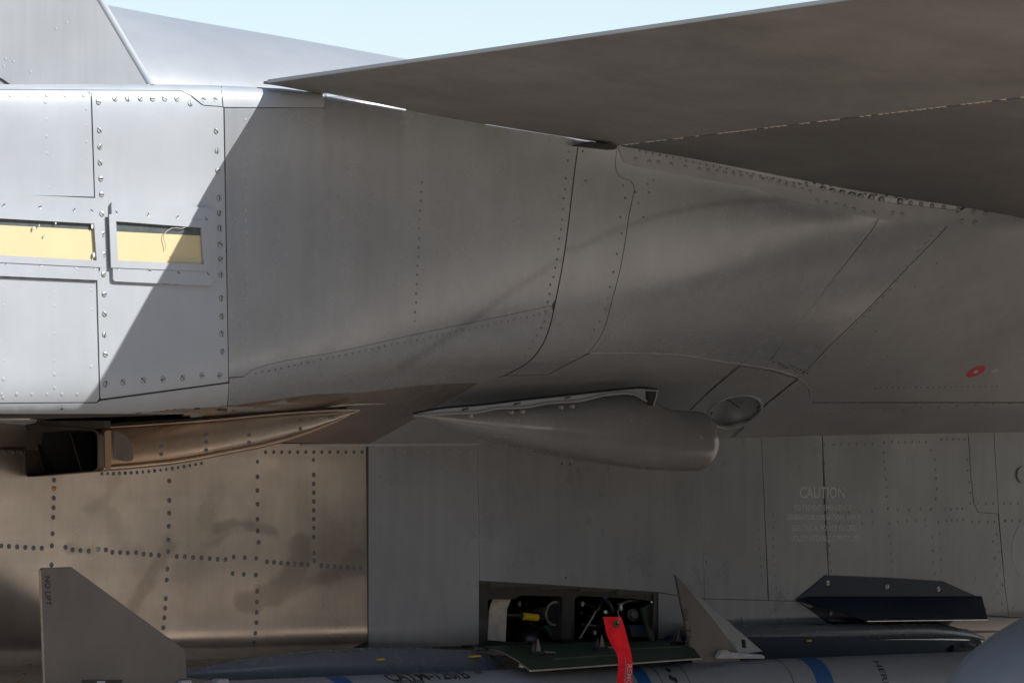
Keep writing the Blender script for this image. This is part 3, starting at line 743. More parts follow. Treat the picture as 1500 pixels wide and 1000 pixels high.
# ------------------------------------------------------------------ formation lights on the boom
def formation(outer, win, yel, screws, label):
    f = plate('formation_light', outer, A, PAINT_L, JET, .009, .001, holes=[win], gap=0, step=9, label=label)
    lip = plate('frame_lip', inset_poly(win, -5.5), A, PAINT_L, f, .0022, .0098, holes=[inset_poly(win, .6)], gap=0, step=6)
    plate('yellow_strip', yel, A, GLOWY, f, .0015, .003, gap=-1, step=9)
    top = [win[0], win[1], yel[1], yel[0]]
    plate('reflection_strip', inset_poly(top, -.8), A, DSTRIP, f, .0015, .0022, gap=0, step=9)  # dark plate stands in for the reflection and gap above the yellow
    plate('pane', inset_poly(win, -2), A, GLASS, f, .0012, .0085, gap=0, step=12)
    for p in screws: pin('screw', M_SLOT, *p, A, f, .0052, .010)
    return f
f1 = formation([(-160,277),(137,291),(141,411),(-160,398)], [(-150,312),(134,328),(138,383),(-150,368)], [(-150,324),(135,339),(138,383),(-150,368)],
    [(2,301),(55,303.5),(105,308),(131,309.5),(5,386),(57,388),(108,390.5),(134,392)], 'long formation light strip cut by the left edge')
f2 = formation(rounded([(159.5,296)]*1+[(303,305),(313,316),(314,406),(305,419),(162,412.5)], 5), [(165,324.5),(291,334),(294.5,388.5),(168,383)], [(166,341),(292,347.5),(294.5,388.5),(168,383)],
    [(167,312),(213,315),(256,318.5),(298.5,321.5),(301,361),(170,393.5),(215.5,397),(258,400),(301,401.5)], 'short formation light strip with cracked pane')
ribbon('crack', [(275,331.5),(269,333.2),(263,335.5),(254,334.6),(247,335.2),(241,339.2),(236.5,343.5),(236,350),(238.5,358),(239.5,367)], A, WHITEM, f2, .0013, .0004, .0100)
ribbon('crack', [(248,373.5),(252,376.5),(258,379.5),(267,380.5),(276,379.5),(282,380.2),(289,378)], A, WHITEM, f2, .001, .0004, .0100)
for c, r in (((46,335),2.2),((131.5,332),3.0),((134,374),3),((54,331),1.4),((62,346),1.5),((78,327),2)):
    plate('paint_chip', [(c[0]+r*.55*math.cos(t), c[1]+r*1.4*math.sin(t)) for t in [k*math.pi/5 for k in range(10)]], A, WHITEM, f1, .0004, .0099, gap=0, step=3)

# ------------------------------------------------------------------ flap and wing
Af, Bf = at_y(398, 121.5, 0), at_y(905, 213, -.13)
Df, Cf = at_x(1250, 0, Af.x), at_x(1500, 142, Bf.x)
ta, tb2 = (Df-Af)/(-(Df.y-Af.y)), (Cf-Bf)/(-(Cf.y-Bf.y))
SPAN = 3.3
root = [at_y(475,139.5,.012), at_y(590,160,.0), at_y(697,180,-.01), at_y(865,208,-.09)]
def onflap(s, c):                                         # s metres outboard, c 0..1 from trailing edge to hinge
    return (Af+ta*s).lerp(Bf+tb2*s, c)
cc = lambda px, py, y: (at_y(px,py,y).x-Af.x)/(Bf.x-Af.x)
c1, c2, c3, c4 = cc(475,140,0), cc(590,160,0), cc(697,180,-.01), cc(865,208,-.09)
def rootpt(c, gap):
    p = onflap(0, c); h = A.bvh.ray_cast(Vector((p.x, -3, p.z-.012)), Vector((0, 1, 0)))
    return onflap(p.y-(h[0].y-gap if h[0] is not None else p.y), c)
out = []
for k in range(81):
    c = k/80
    for e in (c1, c2, c3, c4):
        if k and (k-1)/80 < e <= c:
            g0 = .0075 if (c1 < e-1e-6 <= c2 or c3 < e-1e-6 <= c4) else -.012
            out += [(e-1e-5, g0), (e+1e-5, -.012 if g0 > 0 else .0075)]
    out.append((c, .0075 if (c1 < c < c2 or c3 < c < c4) else -.012))
V = [rootpt(c, s) for c, s in out]+[onflap(SPAN, 1), onflap(SPAN, 0)]
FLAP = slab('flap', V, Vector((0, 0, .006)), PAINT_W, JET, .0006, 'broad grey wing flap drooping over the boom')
bm = bmesh.new(); S = []
for s in (.1, SPAN-.01):
    ring = [onflap(s, .02)+Vector((0, 0, .0065)), onflap(s, .35)+Vector((0, 0, .045)), onflap(s, .8)+Vector((0, 0, .10)), onflap(s, 1)+Vector((0, 0, .11)), onflap(s, 1)+Vector((0, 0, .0065))]
    S.append(ring)
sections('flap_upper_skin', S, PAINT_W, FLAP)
slab('trailing_edge', [onflap(-.012, -.004), onflap(-.012, .004), onflap(SPAN, .004), onflap(SPAN, -.004)], Vector((0, 0, .008)), PAINT_L, FLAP, .001)
# wing box ahead of the hinge
hu = Vector((0, 0, 0))
Ff = at_y(1400, 303, -.34); 
def onwing(s, x):                                          # lower surface, s outboard of the root line, forward to x
    fwd = (Ff-Bf).normalized(); k = (x-Bf.x)/fwd.x
    base = Bf+fwd*k; lift = tb2 if k < 0 else tb2
    return Vector((x, base.y, base.z))+Vector((0, -1, 0))*s+Vector((0, 0, tb2.z))*s
gapx = .012
wv = []
xs_ = [Bf.x+gapx, Bf.x+.5, Bf.x+1.1, Bf.x+2.2, Bf.x+4.0]
S = []
for x in xs_:
    s_out = SPAN
    y_in = .25
    a = onwing(-.03, x)
    q = [Vector((x, .9, a.z+.06)), a+Vector((0, .06, .03)), a, onwing(1.2, x), onwing(SPAN, x)]
    t = .10+.05*min(1, (x-Bf.x)/1.5)
    q += [p+Vector((0, 0, t)) for p in q[::-1]]
    S.append(q)
WING = sections('wing', S, paint('shaded_wing_paint', (.125, .121, .118), .46, .16, .06, .5, .0006), JET, angle=30)  # shade under the wing ahead of the hinge put into a darker paint
# hinge segments along the joint, cream to paint in their glint
V, F = [], []
random.seed(11)
hzs = list(np.linspace(.02, 1.9, 95))
for k, s in enumerate(hzs):
    if random.random() < .25: continue
    a = (Bf+tb2*s)+Vector((-.002, 0, -.0012)); l = random.uniform(.006, .013)
    q = [a, a+tb2*l, a+tb2*l+Vector((.010, 0, 0)), a+Vector((.010, 0, 0))]
    b = len(V); V += q+[p+Vector((0, 0, .006)) for p in q]
    F += [(b, b+1, b+2, b+3), (b, b+4, b+5, b+1), (b+1, b+5, b+6, b+2), (b+2, b+6, b+7, b+3), (b+3, b+7, b+4, b)]
mesh_obj('hinge_segments', V, F, CREAM, JET, False, kind='stuff')
# dark notch where flap, wing and fuselage meet
slab('root_seal', [at_y(848,213,-.135), at_y(866,207,-.135), at_y(905,213,-.16), at_y(902,219,-.15)], Vector((0, .03, 0)), SEAL, JET, .001)
for a, b, yy in (((477,141.5),(590,161),-.004),((699,182),(866,209.5),-.06)):
    pass

# ------------------------------------------------------------------ spine and tail behind
S = []
rg = [(-260,-85),(-60,-40),(60,-12),(150,6),(300,33),(445,62),(520,78),(600,95),(700,118),(800,140),(950,172)]
for px, py in [(q[0]-95, q[1]+21) for q in rg]:
    T = at_y(px, py, 1.9); z0 = at_y(300, 150, .5).z-.05; ring = []
    for k in range(25):
        t = math.pi*k/24; ring.append(Vector((T.x, 1.9-1.25*math.cos(t), z0+(T.z-z0)*math.sin(t)**.9)))
    S.append(ring)
sections('dorsal_spine', S, HUMPP, JET, 'smooth pale spine curving behind the tail fin')
tube('panel_joint', [at_y(440,64.5,1.6), at_y(470,69,1.58), at_y(500,74.5,1.56)], .002, SEAL, JET, 6)
tp = [(-170,150),(-170,-260),(-22,-260),(143,0),(216.5,124),(222,150)]
TAIL = slab('tail_fin', [at_y(*p, .26) for p in tp], Vector((0, .05, 0)), PAINT, JET, .004, 'upright grey tail fin with bright leading edge')
tube('leading_edge', [at_y(-11+(231-(-11))*k/20, -260+(146+260)*k/20, .275) for k in range(21)], .012, PAINT_L, TAIL)
tube('panel_joint', [at_y(-20,108,.258), at_y(2,116,.258), at_y(15,125,.258)], .002, SEAL, TAIL, 6)
for q in ((8,86),(20,90),(82,42),(98,33),(45,105),(6,97)):
    c = at_y(*q, .26); tube('tail_rivet', [c+Vector((0,.001,0)), c+Vector((0,-.0008,0))], .003, PAINT_L, TAIL, 8)

# ------------------------------------------------------------------ teardrop actuator fairing under the boom
def yunder(px, py): return AU.hit(px, py)[0]
prof = [(607,605.5,608.5),(630,602,616.5),(660,598,628),(700,594,641),(750,589,655),(800,585,666),(850,581,676),(900,578,684),(930,577,688),(955,586,690.5),(975,596,691.5),(1000,599,692),(1020,600,692)]
YF = .20; S = []
pf = np.array(prof); pxx = np.r_[np.linspace(607, 640, 8), np.linspace(650, 1020, 30)]
pf = nspline(pf[:, 0], pf[:, 1:], pxx)
for px, (t, b) in zip(pxx, pf):
    p = at_y(px, (t+b)/2, YF); hz_ = (b-t)/2/PPM*1.015; hy = min(hz_*1.0, .062+.02*hz_); ring = []
    sk_ = hy*.64*.0
    for k in range(40):
        a = 2*math.pi*k/40; ring.append(p+Vector((0, hy*math.cos(a), hz_*math.sin(a)*(1.0))))
    S.append(ring)
c_last = at_y(1020, 646, YF); SL = S[-1]
for dx, f in ((.012, .975), (.024, .91), (.036, .80), (.046, .62), (.053, .38), (.057, .12)):
    S.append([c_last+Vector((dx, 0, 0))+(p-at_y(1020, 646, YF))*f for p in SL])
FAIR = sections('actuator_fairing', S, paint('fairing_paint', (.185, .183, .18), .22, .10, .07, .5, .0004, spec=1.), JET, 'long grey teardrop fairing under the boom', angle=60)
up_ = [(606,607),(640,600),(700,594.5),(760,587.5),(820,581),(880,574.5),(930,569.5),(945,569),(962,572)]
lo_ = [(606,609),(640,606.5),(680,604.5),(700,603.5),(720,599),(770,596),(800,590.5),(850,586.5),(880,579.5),(915,575.5),(930,577),(950,589),(957,592)]
eu = ease(up_, 8); el = ease(lo_, 8)
yq = lambda p: YF-.066
slab('mounting_flange', [at_y(*p, YF-.068+.0) for p in eu]+[at_y(*p, YF-.068) for p in el[::-1]], Vector((0, .004, 0)), PAINT, FAIR, .0008)
tube('flange_lip', [at_y(p[0], p[1], YF-.070) for p in el], .0035, BOLT, FAIR, 8)
tube('flange_gap', [at_y(p[0], p[1]-1.2, YF-.05) for p in eu], .0035, SEAL, FAIR, 8)
slab('flange_clip', [at_y(950,569,YF-.08), at_y(963,571.5,YF-.08), at_y(958,594,YF-.08), at_y(951,590,YF-.08)], Vector((0, .02, 0)), FRAME, FAIR, .001)
tube('clip_rim', [at_y(963,572,YF-.085), at_y(961,582,YF-.085), at_y(957,594,YF-.085)], .002, BOLT, FAIR, 8)
tube('clip_rim', [at_y(930,570,YF-.085), at_y(946,571,YF-.085), at_y(963,572,YF-.085)], .002, BOLT, FAIR, 8)
for p in ((687,608),(747,603),(763,602),(820,595.5),(836,594)):
    c = at_y(*p, YF-.06); tube('rivet', [c, c+Vector((0, -.010, -.002))], .005, BOLT, FAIR, 10)
for p in ((681,600),(757,592),(831,583)):
    c = at_y(*p, YF-.070); slab('flange_slot', [c+Vector((-.012, 0, -.003)), c+Vector((.010, 0, .002)), c+Vector((.012, 0, .005)), c+Vector((-.006, 0, .002))], Vector((0, -.002, 0)), SEAL, FAIR, .0003)

# oval vent in the underside
vr = [A.hit(*inset_poly(VENT, -1)[k]) for k in range(28)]
vc = sum((h[0] for h in vr), Vector())/28; vn = A.hit(1120, 600)[1]
rim = [h[0]+h[1]*.003 for h in vr]
V = []; F = []
deep = Vector((.02, .045, .03))
for f, d in [(math.cos(k*math.pi/2/6.3), math.sin(k*math.pi/2/6.3)) for k in range(7)]:
    V += [vc+(p-vc)*f+deep*d for p in rim]
for i in range(6):
    for k in range(28): F.append((i*28+k, i*28+(k+1) % 28, (i+1)*28+(k+1) % 28, (i+1)*28+k))
F.append(tuple(6*28+k for k in range(28)))
VB = mesh_obj('vent', V, F, PAINT, JET, True, label='oval flush vent behind the teardrop fairing')
tube('vent_rim', [p for p in rim]+[rim[0]], .0045, PAINT, VB, 10)
tube('vent_seam', [vc+deep*.72+Vector((-.03,0,.012)), vc+deep*.9, vc+deep*.75+Vector((.035,0,-.014))], .0012, SEAL, VB, 6)
# red and white service mark, clear of the vent
mk = plate('service_mark', [(1429+14*math.cos(t)-1.5*math.sin(t), 543+7*math.sin(t)-4.5*math.cos(t)) for t in [k*math.pi/14 for k in range(28)]], A, REDM, JET, .0004, .0021, gap=0, step=5, label='red oval service mark on the grey skin')
plate('mark_centre', [(1429+3.6*math.cos(t), 543.2+1.9*math.sin(t)-1*math.cos(t)) for t in [k*math.pi/7 for k in range(14)]], A, WHITEM, mk, .0003, .0027, gap=0, step=3)
plate('smudge', [(1451,543),(1456,539.5),(1462,538),(1460,541),(1463,544),(1457,542.5),(1453,545)], A, GREYM, JET, .0003, .0021, gap=0, step=4)

# caution stencil
CAU = None
for s, cx, cy, wd, hh in (('CAUTION', 1203.5, 721, 66, 17), ('TO PREVENT EMERGENCY', 1204, 743, 84, 8.5), ('GENERATOR OPERATION, APPLY', 1205, 758, 108, 9), ('ELECTRICAL POWER BEFORE', 1206, 773, 92, 8.5), ('UTILITY HYDRAULIC PRESSURE', 1207, 788, 100, 9)):
    def fn(x, y, cx=cx, cy=cy):
        h = B.hit(cx+x, cy-y); return h[0]+h[1]*.0026
    o = lettering('lettering', s, wd, fn, GREYM, P['b5'], hh)

# ------------------------------------------------------------------ exhaust duct of the starter
YD = .19
st = [(150,627,691),(200,624,687),(250,620.5,682),(290,618,675.5),(330,614.5,667.5),(380,609.5,658),(420,606,648),(455,603.8,636.5),(490,602,621),(512,601.5,609),(526,601.5,602.5)]
S = []
for px, t, b in st:
    a = at_y(px, t, YD); c = at_y(px, b, YD); r = min(.024, (a.z-c.z)*.35); zt, zb = a.z, c.z; x = a.x
    ring = [Vector((x, YD+.012, zt+.004)), Vector((x, YD, zt-.008*min(1, (zt-zb)/.03)))]
    for k in range(7):
        t_ = math.pi/2*k/6; ring.append(Vector((x, YD+r-r*math.cos(t_), zb+r-r*math.sin(t_))))
    ring += [Vector((x, YD+.16, zb-.004)), Vector((x, YD+.33, zb-.004)), Vector((x, YD+.33, zt+.03)), Vector((x, YD+.16, zt+.02))]
    S.append(ring)
DUCT = sections('exhaust_duct', S, BRONZE, JET, 'heat stained metal exhaust duct with dark open end', caps=False, angle=60)
# mouth: rounded frame facing aft with a black throat
x0 = at_y(152, 660, YD).x
mouth = [at_x(*p, x0) for p in rounded([(153,630),(153,690),(44,699),(41,621)], 9, 5)]
mi = [m.lerp(sum(mouth, Vector())/len(mouth), .032) for m in mouth]
S = [mouth, [p+Vector((-.016, 0, 0)) for p in mouth], [p+Vector((-.016, 0, 0)) for p in mi], [p+Vector((.03, 0, 0)) for p in mi]]
sections('duct_lip', S, plain('sooted_lip', (.085, .068, .052), .45, .5), DUCT, caps=False, angle=40)
mc_ = sum(mi, Vector())/len(mi); S = [[p+Vector((.028, 0, 0)) for p in mi], [mc_+(p-mc_)*.78+Vector((.13, -.012, -.004)) for p in mi]]
V = [p for s in S for p in s]; n = len(mi); F = [(k, (k+1) % n, n+(k+1) % n, n+k) for k in range(n)]+[tuple(range(n, 2*n))]
mesh_obj('throat', V, F, BLACK, DUCT, True)
slab('throat_vane', [at_x(50,638,x0+.02), at_x(52,638,x0+.02), at_x(64,690,x0+.02), at_x(62,690,x0+.02)], Vector((.08, .02, .005)), FRAME, DUCT, .0004)
slab('throat_vane', [at_x(102,634,x0+.02), at_x(103.5,634,x0+.02), at_x(120,690,x0+.02), at_x(118.5,690,x0+.02)], Vector((.08, .02, .005)), FRAME, DUCT, .0004)
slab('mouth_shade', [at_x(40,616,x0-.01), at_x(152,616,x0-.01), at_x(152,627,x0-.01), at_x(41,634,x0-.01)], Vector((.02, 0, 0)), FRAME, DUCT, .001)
slab('duct_flange', [at_y(*p, YD-.004) for p in rounded([(153,631),(163,630),(163,688),(154,691)], 3)], Vector((0, .01, 0)), BRONZE, DUCT, .0015)
tube('lower_lip', [at_y(px, b-5*min(1, (b-t)/30), YD+.002) for px, t, b in st[:-1]], [.006]*7+[.005, .004, .002], metal('worn_metal', (.62, .47, .33), .3, False), DUCT, 10)
tube('upper_strip', [at_y(px, t-1, YD+.004) for px, t, b in st], .0035, BRONZE, DUCT, 8)
tube('upper_strip', [at_y(px, t-4.5, YD+.012) for px, t, b in st[:-2]], .003, FRAME, DUCT, 8)
tube('tip_strip', [at_y(475,596,YD+.02), at_y(520,592,YD+.02), at_y(564,591.5,YD+.03)], [.004, .0035, .001], BARE, DUCT, 8)
for p in ((236,654),(236,665),(302,637),(302,647.5),(302,659),(365,637),(365,648),(440,617),(440,628),(483,611),(487,611)):
    c = at_y(*p, YD); tube('rivet', [c+Vector((0, .002, 0)), c+Vector((0, -.002, 0)), c+Vector((0, -.0032, 0))], [.0048, .0045, .002], DARKS, DUCT, 10)
S = None
slab('heat_patch', [at_y(*p, YD-.0009) for p in ease([(166,632),(184,637),(192,652),(195,672),(166,672)], 5)], Vector((0, .0015, 0)), plain('soot_film', (.12, .10, .085), .45, .5), DUCT, 0)

# ------------------------------------------------------------------ open access hatch in the lower side
IN = Vector((0, 1, 0))
HB = at_y(702, 852, YW); 
op1 = rounded([(713,877),(752,877),(762,871),(823,873),(823,940),(713,940)], 4)
op2 = rounded([(840,876),(848,872),(925,876),(957,880),(957,940),(840,940)], 4)
HF = plate('hatch_frame', inset_poly(HATCH, -3), Skin(GB+np.array([0, .007, 0]), FLIP), FRAME, JET, .004, 0, holes=[op1, op2], gap=0, step=8, label='dark rim of the open access hatch')
x0h, x1h = at_y(700, 900, YW).x, at_y(966, 900, YW).x; zt, zb = at_y(700, 846, YW).z, at_y(830, 944, YW).z
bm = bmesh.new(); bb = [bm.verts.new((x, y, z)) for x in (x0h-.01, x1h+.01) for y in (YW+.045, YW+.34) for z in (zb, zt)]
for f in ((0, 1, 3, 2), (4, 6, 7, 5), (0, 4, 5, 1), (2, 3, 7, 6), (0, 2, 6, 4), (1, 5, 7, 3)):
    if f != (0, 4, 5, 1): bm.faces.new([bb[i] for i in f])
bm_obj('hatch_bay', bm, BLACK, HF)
Y1 = YW+.04
slab('cream_strap', [at_y(*p, Y1) for p in ((722,876),(749,877),(743,892),(741,939),(714,937),(717,892))], Vector((0, .004, 0)), STRAP, HF, .001)
tube('yellow_tag', [at_y(767,902,Y1+.03), at_y(787,904,Y1+.03)], .0098, YELLOW, HF, 14)
tube('hose', [at_y(735,900,Y1+.06), at_y(760,901,Y1+.035), at_y(800,906,Y1+.05), at_y(825,915,Y1+.1)], .0075, RUBBER, HF, 12)
bm = bmesh.new(); bmesh.ops.create_uvsphere(bm, u_segments=20, v_segments=14, radius=.036); c = at_y(776, 938, Y1+.06)
bmesh.ops.translate(bm, vec=c, verts=bm.verts); bm_obj('accumulator', bm, RUBBER, HF, smooth=True, angle=180)
# pale cone with a dark bore
cc0 = at_y(815, 898, YW+.028); ax = Vector((-.02, -1, -.05)).normalized()
tube('flange_cone', [cc0-ax*.09, cc0-ax*.03, cc0-ax*.005], [.006, .02, .033], plain('dull_alloy', (.42, .39, .35), .35, .7), HF, 24)
tube('flange_bore', [cc0-ax*.008, cc0+ax*.0005], [.027, .027], BLACK, HF, 24)
slab('green_bracket', [at_y(*p, Y1+.01) for p in ((797,916),(826,912),(838,935),(812,937))], Vector((0, .01, 0)), GREEN, HF, .001)
slab('bay_divider', [at_y(*p, YW+.012) for p in ((824,868),(840,870),(838,935),(822,934))], Vector((0, .05, 0)), FRAME, HF, .002)
tube('prop_rod', [at_y(849,934,Y1-.02), at_y(874,892,Y1+.01)], .003, MATS['tarnished_rod'] if 'tarnished_rod' in MATS else plain('tarnished_rod', (.28, .26, .24), .4, .7), HF, 8)
tube('prop_rod_end', [at_y(872,895,Y1+.01), at_y(884,874,Y1+.02)], .0065, RUBBER, HF, 10)
tube('hose', [at_y(884,874,Y1+.01), at_y(892,884,Y1), at_y(897,897,Y1+.02)], .006, RUBBER, HF, 10)
tube('blue_cap', [at_y(884,873,Y1-.01), at_y(890,873.5,Y1-.01)], .004, BLUEC, HF, 10)
tube('valve_body', [at_y(922,902,Y1+.05), at_y(928,900,Y1+.02)], .017, plain('dark_alloy', (.10, .095, .085), .35, .8), HF, 18)
tube('valve_cap', [at_y(928,900,Y1+.02), at_y(930,899.5,Y1+.01)], .010, plain('worn_alloy', (.22, .21, .19), .35, .8), HF, 14)
tube('fitting', [at_y(905,885,Y1+.02), at_y(920,880,Y1+.02), at_y(940,878,Y1+.05)], .004, BARE, HF, 8)
tube('fitting', [at_y(910,893,Y1+.02), at_y(909,884,Y1+.02)], .006, BARE, HF, 8)
tube('fitting', [at_y(886,898,Y1), at_y(887,894,Y1)], .006, BARE, HF, 8)
slab('data_plate', [at_y(*p, Y1) for p in ((922,915),(942,915),(953,932),(926,932))], Vector((0, .003, 0)), plain('blue_grey_plate', (.06, .075, .11), .4, .3), HF, .0005)
slab('green_bracket', [at_y(*p, Y1-.02) for p in ((940,890),(957,882),(957,938),(950,928))], Vector((0, .01, 0)), GREEN, HF, .001)
random.seed(21)
for k in range(12):                                      # loose wiring and pipes deeper in the bay
    xa, xb = (random.uniform(745, 800), random.uniform(770, 822)) if k % 2 else (random.uniform(842, 900), random.uniform(905, 955))
    ya, yb = random.uniform(878, 935), random.uniform(878, 935); yd = Y1+random.uniform(.03, .12)
    tube('pipe' if k % 3 == 0 else 'wire', [at_y(*q, yd+random.uniform(-.01, .02)) for q in ease([(xa, ya), ((xa+xb)/2+random.uniform(-8, 8), (ya+yb)/2+random.uniform(-9, 9)), (xb, yb)], 5)],
         .005 if k % 3 == 0 else random.uniform(.0014, .0028), (MATS['dark_alloy'], RUBBER, MATS['worn_alloy'], GREEN)[k % 4], HF, 8)
for q in ((758,884),(806,930),(850,884),(868,926),(905,905),(948,896),(938,880)):
    c = at_y(*q, Y1+.025); tube('clamp', [c, c+Vector((.002, -.008, 0))], random.uniform(.005, .008), random.choice((MATS['worn_alloy'], MATS['dark_alloy'], DARKS)), HF, 10)
# hatch door hanging open
dz = lambda px, py, y: at_y(px, py, y)
inn = [(702,944),(800,943),(900,940),(990,937)]; outr = [(778,981.5),(850,976.5),(940,971),(1026,963)]
S = []
N_ = 14
for i in range(N_+1):
    a = i/N_; ring = []
    p0 = at_y(703+a*(994-703), 945-a*8, YW-.004); p1 = at_y(777+a*(1027-777), 981-a*18, .205)
    mid_ = p0.lerp(p1, .45)+Vector((0, 0, .012+.0*a)); m2 = p0.lerp(p1, .2)+Vector((0, 0, .004))
    top_ = [p0, m2, mid_, p0.lerp(p1, .75)+Vector((0, 0, .009)), p1]
    S.append(top_)
V, F = [], []
for s in S: V += s
m = 5
for i in range(N_):
    for k in range(m-1): F.append((i*m+k, i*m+k+1, (i+1)*m+k+1, (i+1)*m+k))
n0 = len(V); V += [v+Vector((0, .0, -.0035)) for v in V]
F += [tuple(n0+q for q in f[::-1]) for f in F]
bm = bmesh.new(); bv = [bm.verts.new(v) for v in V]
for f in F: bm.faces.new([bv[i] for i in f])
HD = bm_obj('hatch_door', bm, GREEN, JET, smooth=True, label='dark green hatch door hanging open on its hinge', angle=60)
tube('door_edge', [s[-1]+Vector((0, -.001, -.0015)) for s in S], .0024, BARE, HD, 8)
tube('door_edge', [p+Vector((-.001, 0, -.001)) for p in S[0][1:]], .002, BARE, HD, 8)
def ond(u, v):
    i = min(int(u*N_), N_-1); f = u*N_-i; k = min(int(v*4), 3); g_ = v*4-k
    return (S[i][k].lerp(S[i][k+1], g_)).lerp(S[i+1][k].lerp(S[i+1][k+1], g_), f)
for u, v in ((.14, .62), (.50, .58), (.93, .52)):
    c = ond(u, v)
    L = slab('latch', [c+Vector((-.012, -.006, 0)), c+Vector((.03, -.006, 0)), c+Vector((.03, .012, 0)), c+Vector((-.012, .012, 0))], Vector((0, 0, .008)), FRAME, HD, .001)
    slab('latch_hook', [c+Vector((.004, 0, .006)), c+Vector((.022, 0, .006)), c+Vector((.017, 0, .022)), c+Vector((.012, 0, .040))], Vector((0, .006, 0)), plain('tarnished_hook', (.26, .22, .18), .45, .4), L, .001)
    slab('latch_hook', [c+Vector((-.008, .004, .006)), c+Vector((.002, .004, .006)), c+Vector((.002, .004, .034))], Vector((0, .004, 0)), DARKS, L, .001)
    tube('latch_pin', [c+Vector((.028, -.004, .006)), c+Vector((.05, -.006, .004)), c+Vector((.062, -.006, .003))], .003, BARE, L, 8)
tube('door_stiffener', [ond(.2+.4*k/10, .78)+Vector((0, 0, .001)) for k in range(11)], .0025, plain('green_rib', (.07, .10, .06), .5), HD, 6)
tube('door_stiffener', [ond(.55+.44*k/10, .62)+Vector((0, 0, .001)) for k in range(11)], .0025, MATS['green_rib'], HD, 6)
tube('door_pin', [ond(.0, .8)+Vector((-.004, 0, -.008)), ond(.0, .8)+Vector((.008, -.004, -.010))], .005, BARE, HD, 8)

# ------------------------------------------------------------------ deflector on the lower side, launcher, fairings
bp = plate('deflector_base', [(1164,878),(1208,842),(1300,845.5),(1379,850.5),(1437,876),(1392,909),(1384,917.5),(1300,917.5),(1212,911)], B, CHAR, JET, .004, .002, gap=0, step=9, label='dark six sided base plate of the deflector')
def b_at(px, py, o=.0): h = B.hit(px, py); return h[0]+Vector((0, -o, 0))
q = [b_at(1166,878,.007), b_at(1180,873,.008), b_at(1436,873,.008), at_y(1447.5,906.5,YW-.09), at_y(1270,909,YW-.09)]
slab('deflector_blade', q, Vector((0, .004, .002)), CHAR, bp, .0012)
slab('lower_flange', [b_at(*p, .0063) for p in ((1170,881),(1268,911),(1383,911),(1383,916),(1300,916),(1214,909.5))], Vector((0, -.001, 0)), PAINT_B, bp, .0003)
tube('blade_edge', [at_y(1270,909.3,YW-.092), at_y(1447,907,YW-.092)], .0016, BARE, bp, 6)
for p in ((1210,853),(1297,858.5),(1372,862)): pin('screw', M_SCREW, *p, B, bp, .0075, .006)
pin('screw', M_SCREW, 1214, 897, B, bp, .006, .0075)
for p in ((1089,914),(1166,917),(1423,884)): pin('screw', M_SCREW, *p, B, P['b9'], .0065, .002)
plate('launcher_panel', rounded([(1085,902),(1160,905),(1240,915),(1420,921),(1424,940),(1092,940)], 3), B, PAINT_B, JET, .002, .002, gap=0, step=9)

def body(name, prof, mat, parent, label, n=28, ysq=1.):
    S = []
    for px, py, y, r in prof:
        p = at_y(px, py, y); S.append([p+Vector((0, r*ysq*math.cos(2*math.pi*k/n), r*math.sin(2*math.pi*k/n))) for k in range(n)])
    return sections(name, S, mat, parent, label, angle=60)
LF = body('launcher_fairing', [(256,988,.50,.002),(285,986,.495,.012),(330,983,.49,.024),(390,979,.485,.034),(460,976,.482,.042),(540,975,.48,.047),(620,976,.48,.048),(680,978,.48,.048),(715,982,.48,.044),(735,990,.48,.030),(745,1000,.48,.006)], paint('launcher_paint', (.13, .142, .165), .26, .08, .06, .3, .0006), JET, 'smooth grey blister running behind the missile')
for c, w_ in (((560,965.5),5),((699,961),9)):
    p = at_y(c[0], c[1], .424); slab('yellow_dab', [p+Vector((-w_/600, 0, -.002)), p+Vector((w_/600, 0, -.001)), p+Vector((w_/700, 0, .003)), p+Vector((-w_/700, 0, .002))], Vector((0, .02, 0)), YELLOW, LF, .0005)
LB = slab('launcher_beam', [at_y(1010,932,.44), at_y(1438,936,.44), at_y(1446,968,.44), at_y(1010,985,.44)], Vector((0, .25, 0)), CHAR, JET, .003)
LR = body('launcher_rail', [(1030,930,.50,.024),(1085,929,.475,.026),(1200,927,.468,.026),(1300,925,.466,.026),(1350,924,.466,.026),(1390,927,.466,.022),(1420,931,.468,.015),(1441,936,.475,.006)], paint('rail_paint', (.10, .11, .125), .24, .08, .04, .3, .0004), JET, 'slim launcher rail above the missile body')
tube('rail_lip', [at_y(1085,939.5,.448), at_y(1200,938,.442), at_y(1330,936,.442), at_y(1380,936,.442), at_y(1420,937,.447), at_y(1440,939,.462)], [.002]*3+[.004, .004, .001], BARE, LR, 8)
p = at_y(1186, 938, .437); slab('yellow_dab', [p+Vector((-.009, 0, -.002)), p+Vector((.009, 0, -.002)), p+Vector((.008, 0, .003)), p+Vector((-.008, 0, .002))], Vector((0, .01, 0)), YELLOW, LR, .0005)
tube('rail_hanger', [at_y(1395,951,.44), at_y(1420,958,.42), at_y(1434,972,.40)], .014, DARKS, LR, 12)
tube('rail_hook', [at_y(1418,943,.43), at_y(1428,946,.42)], .006, STEEL, LR, 8)

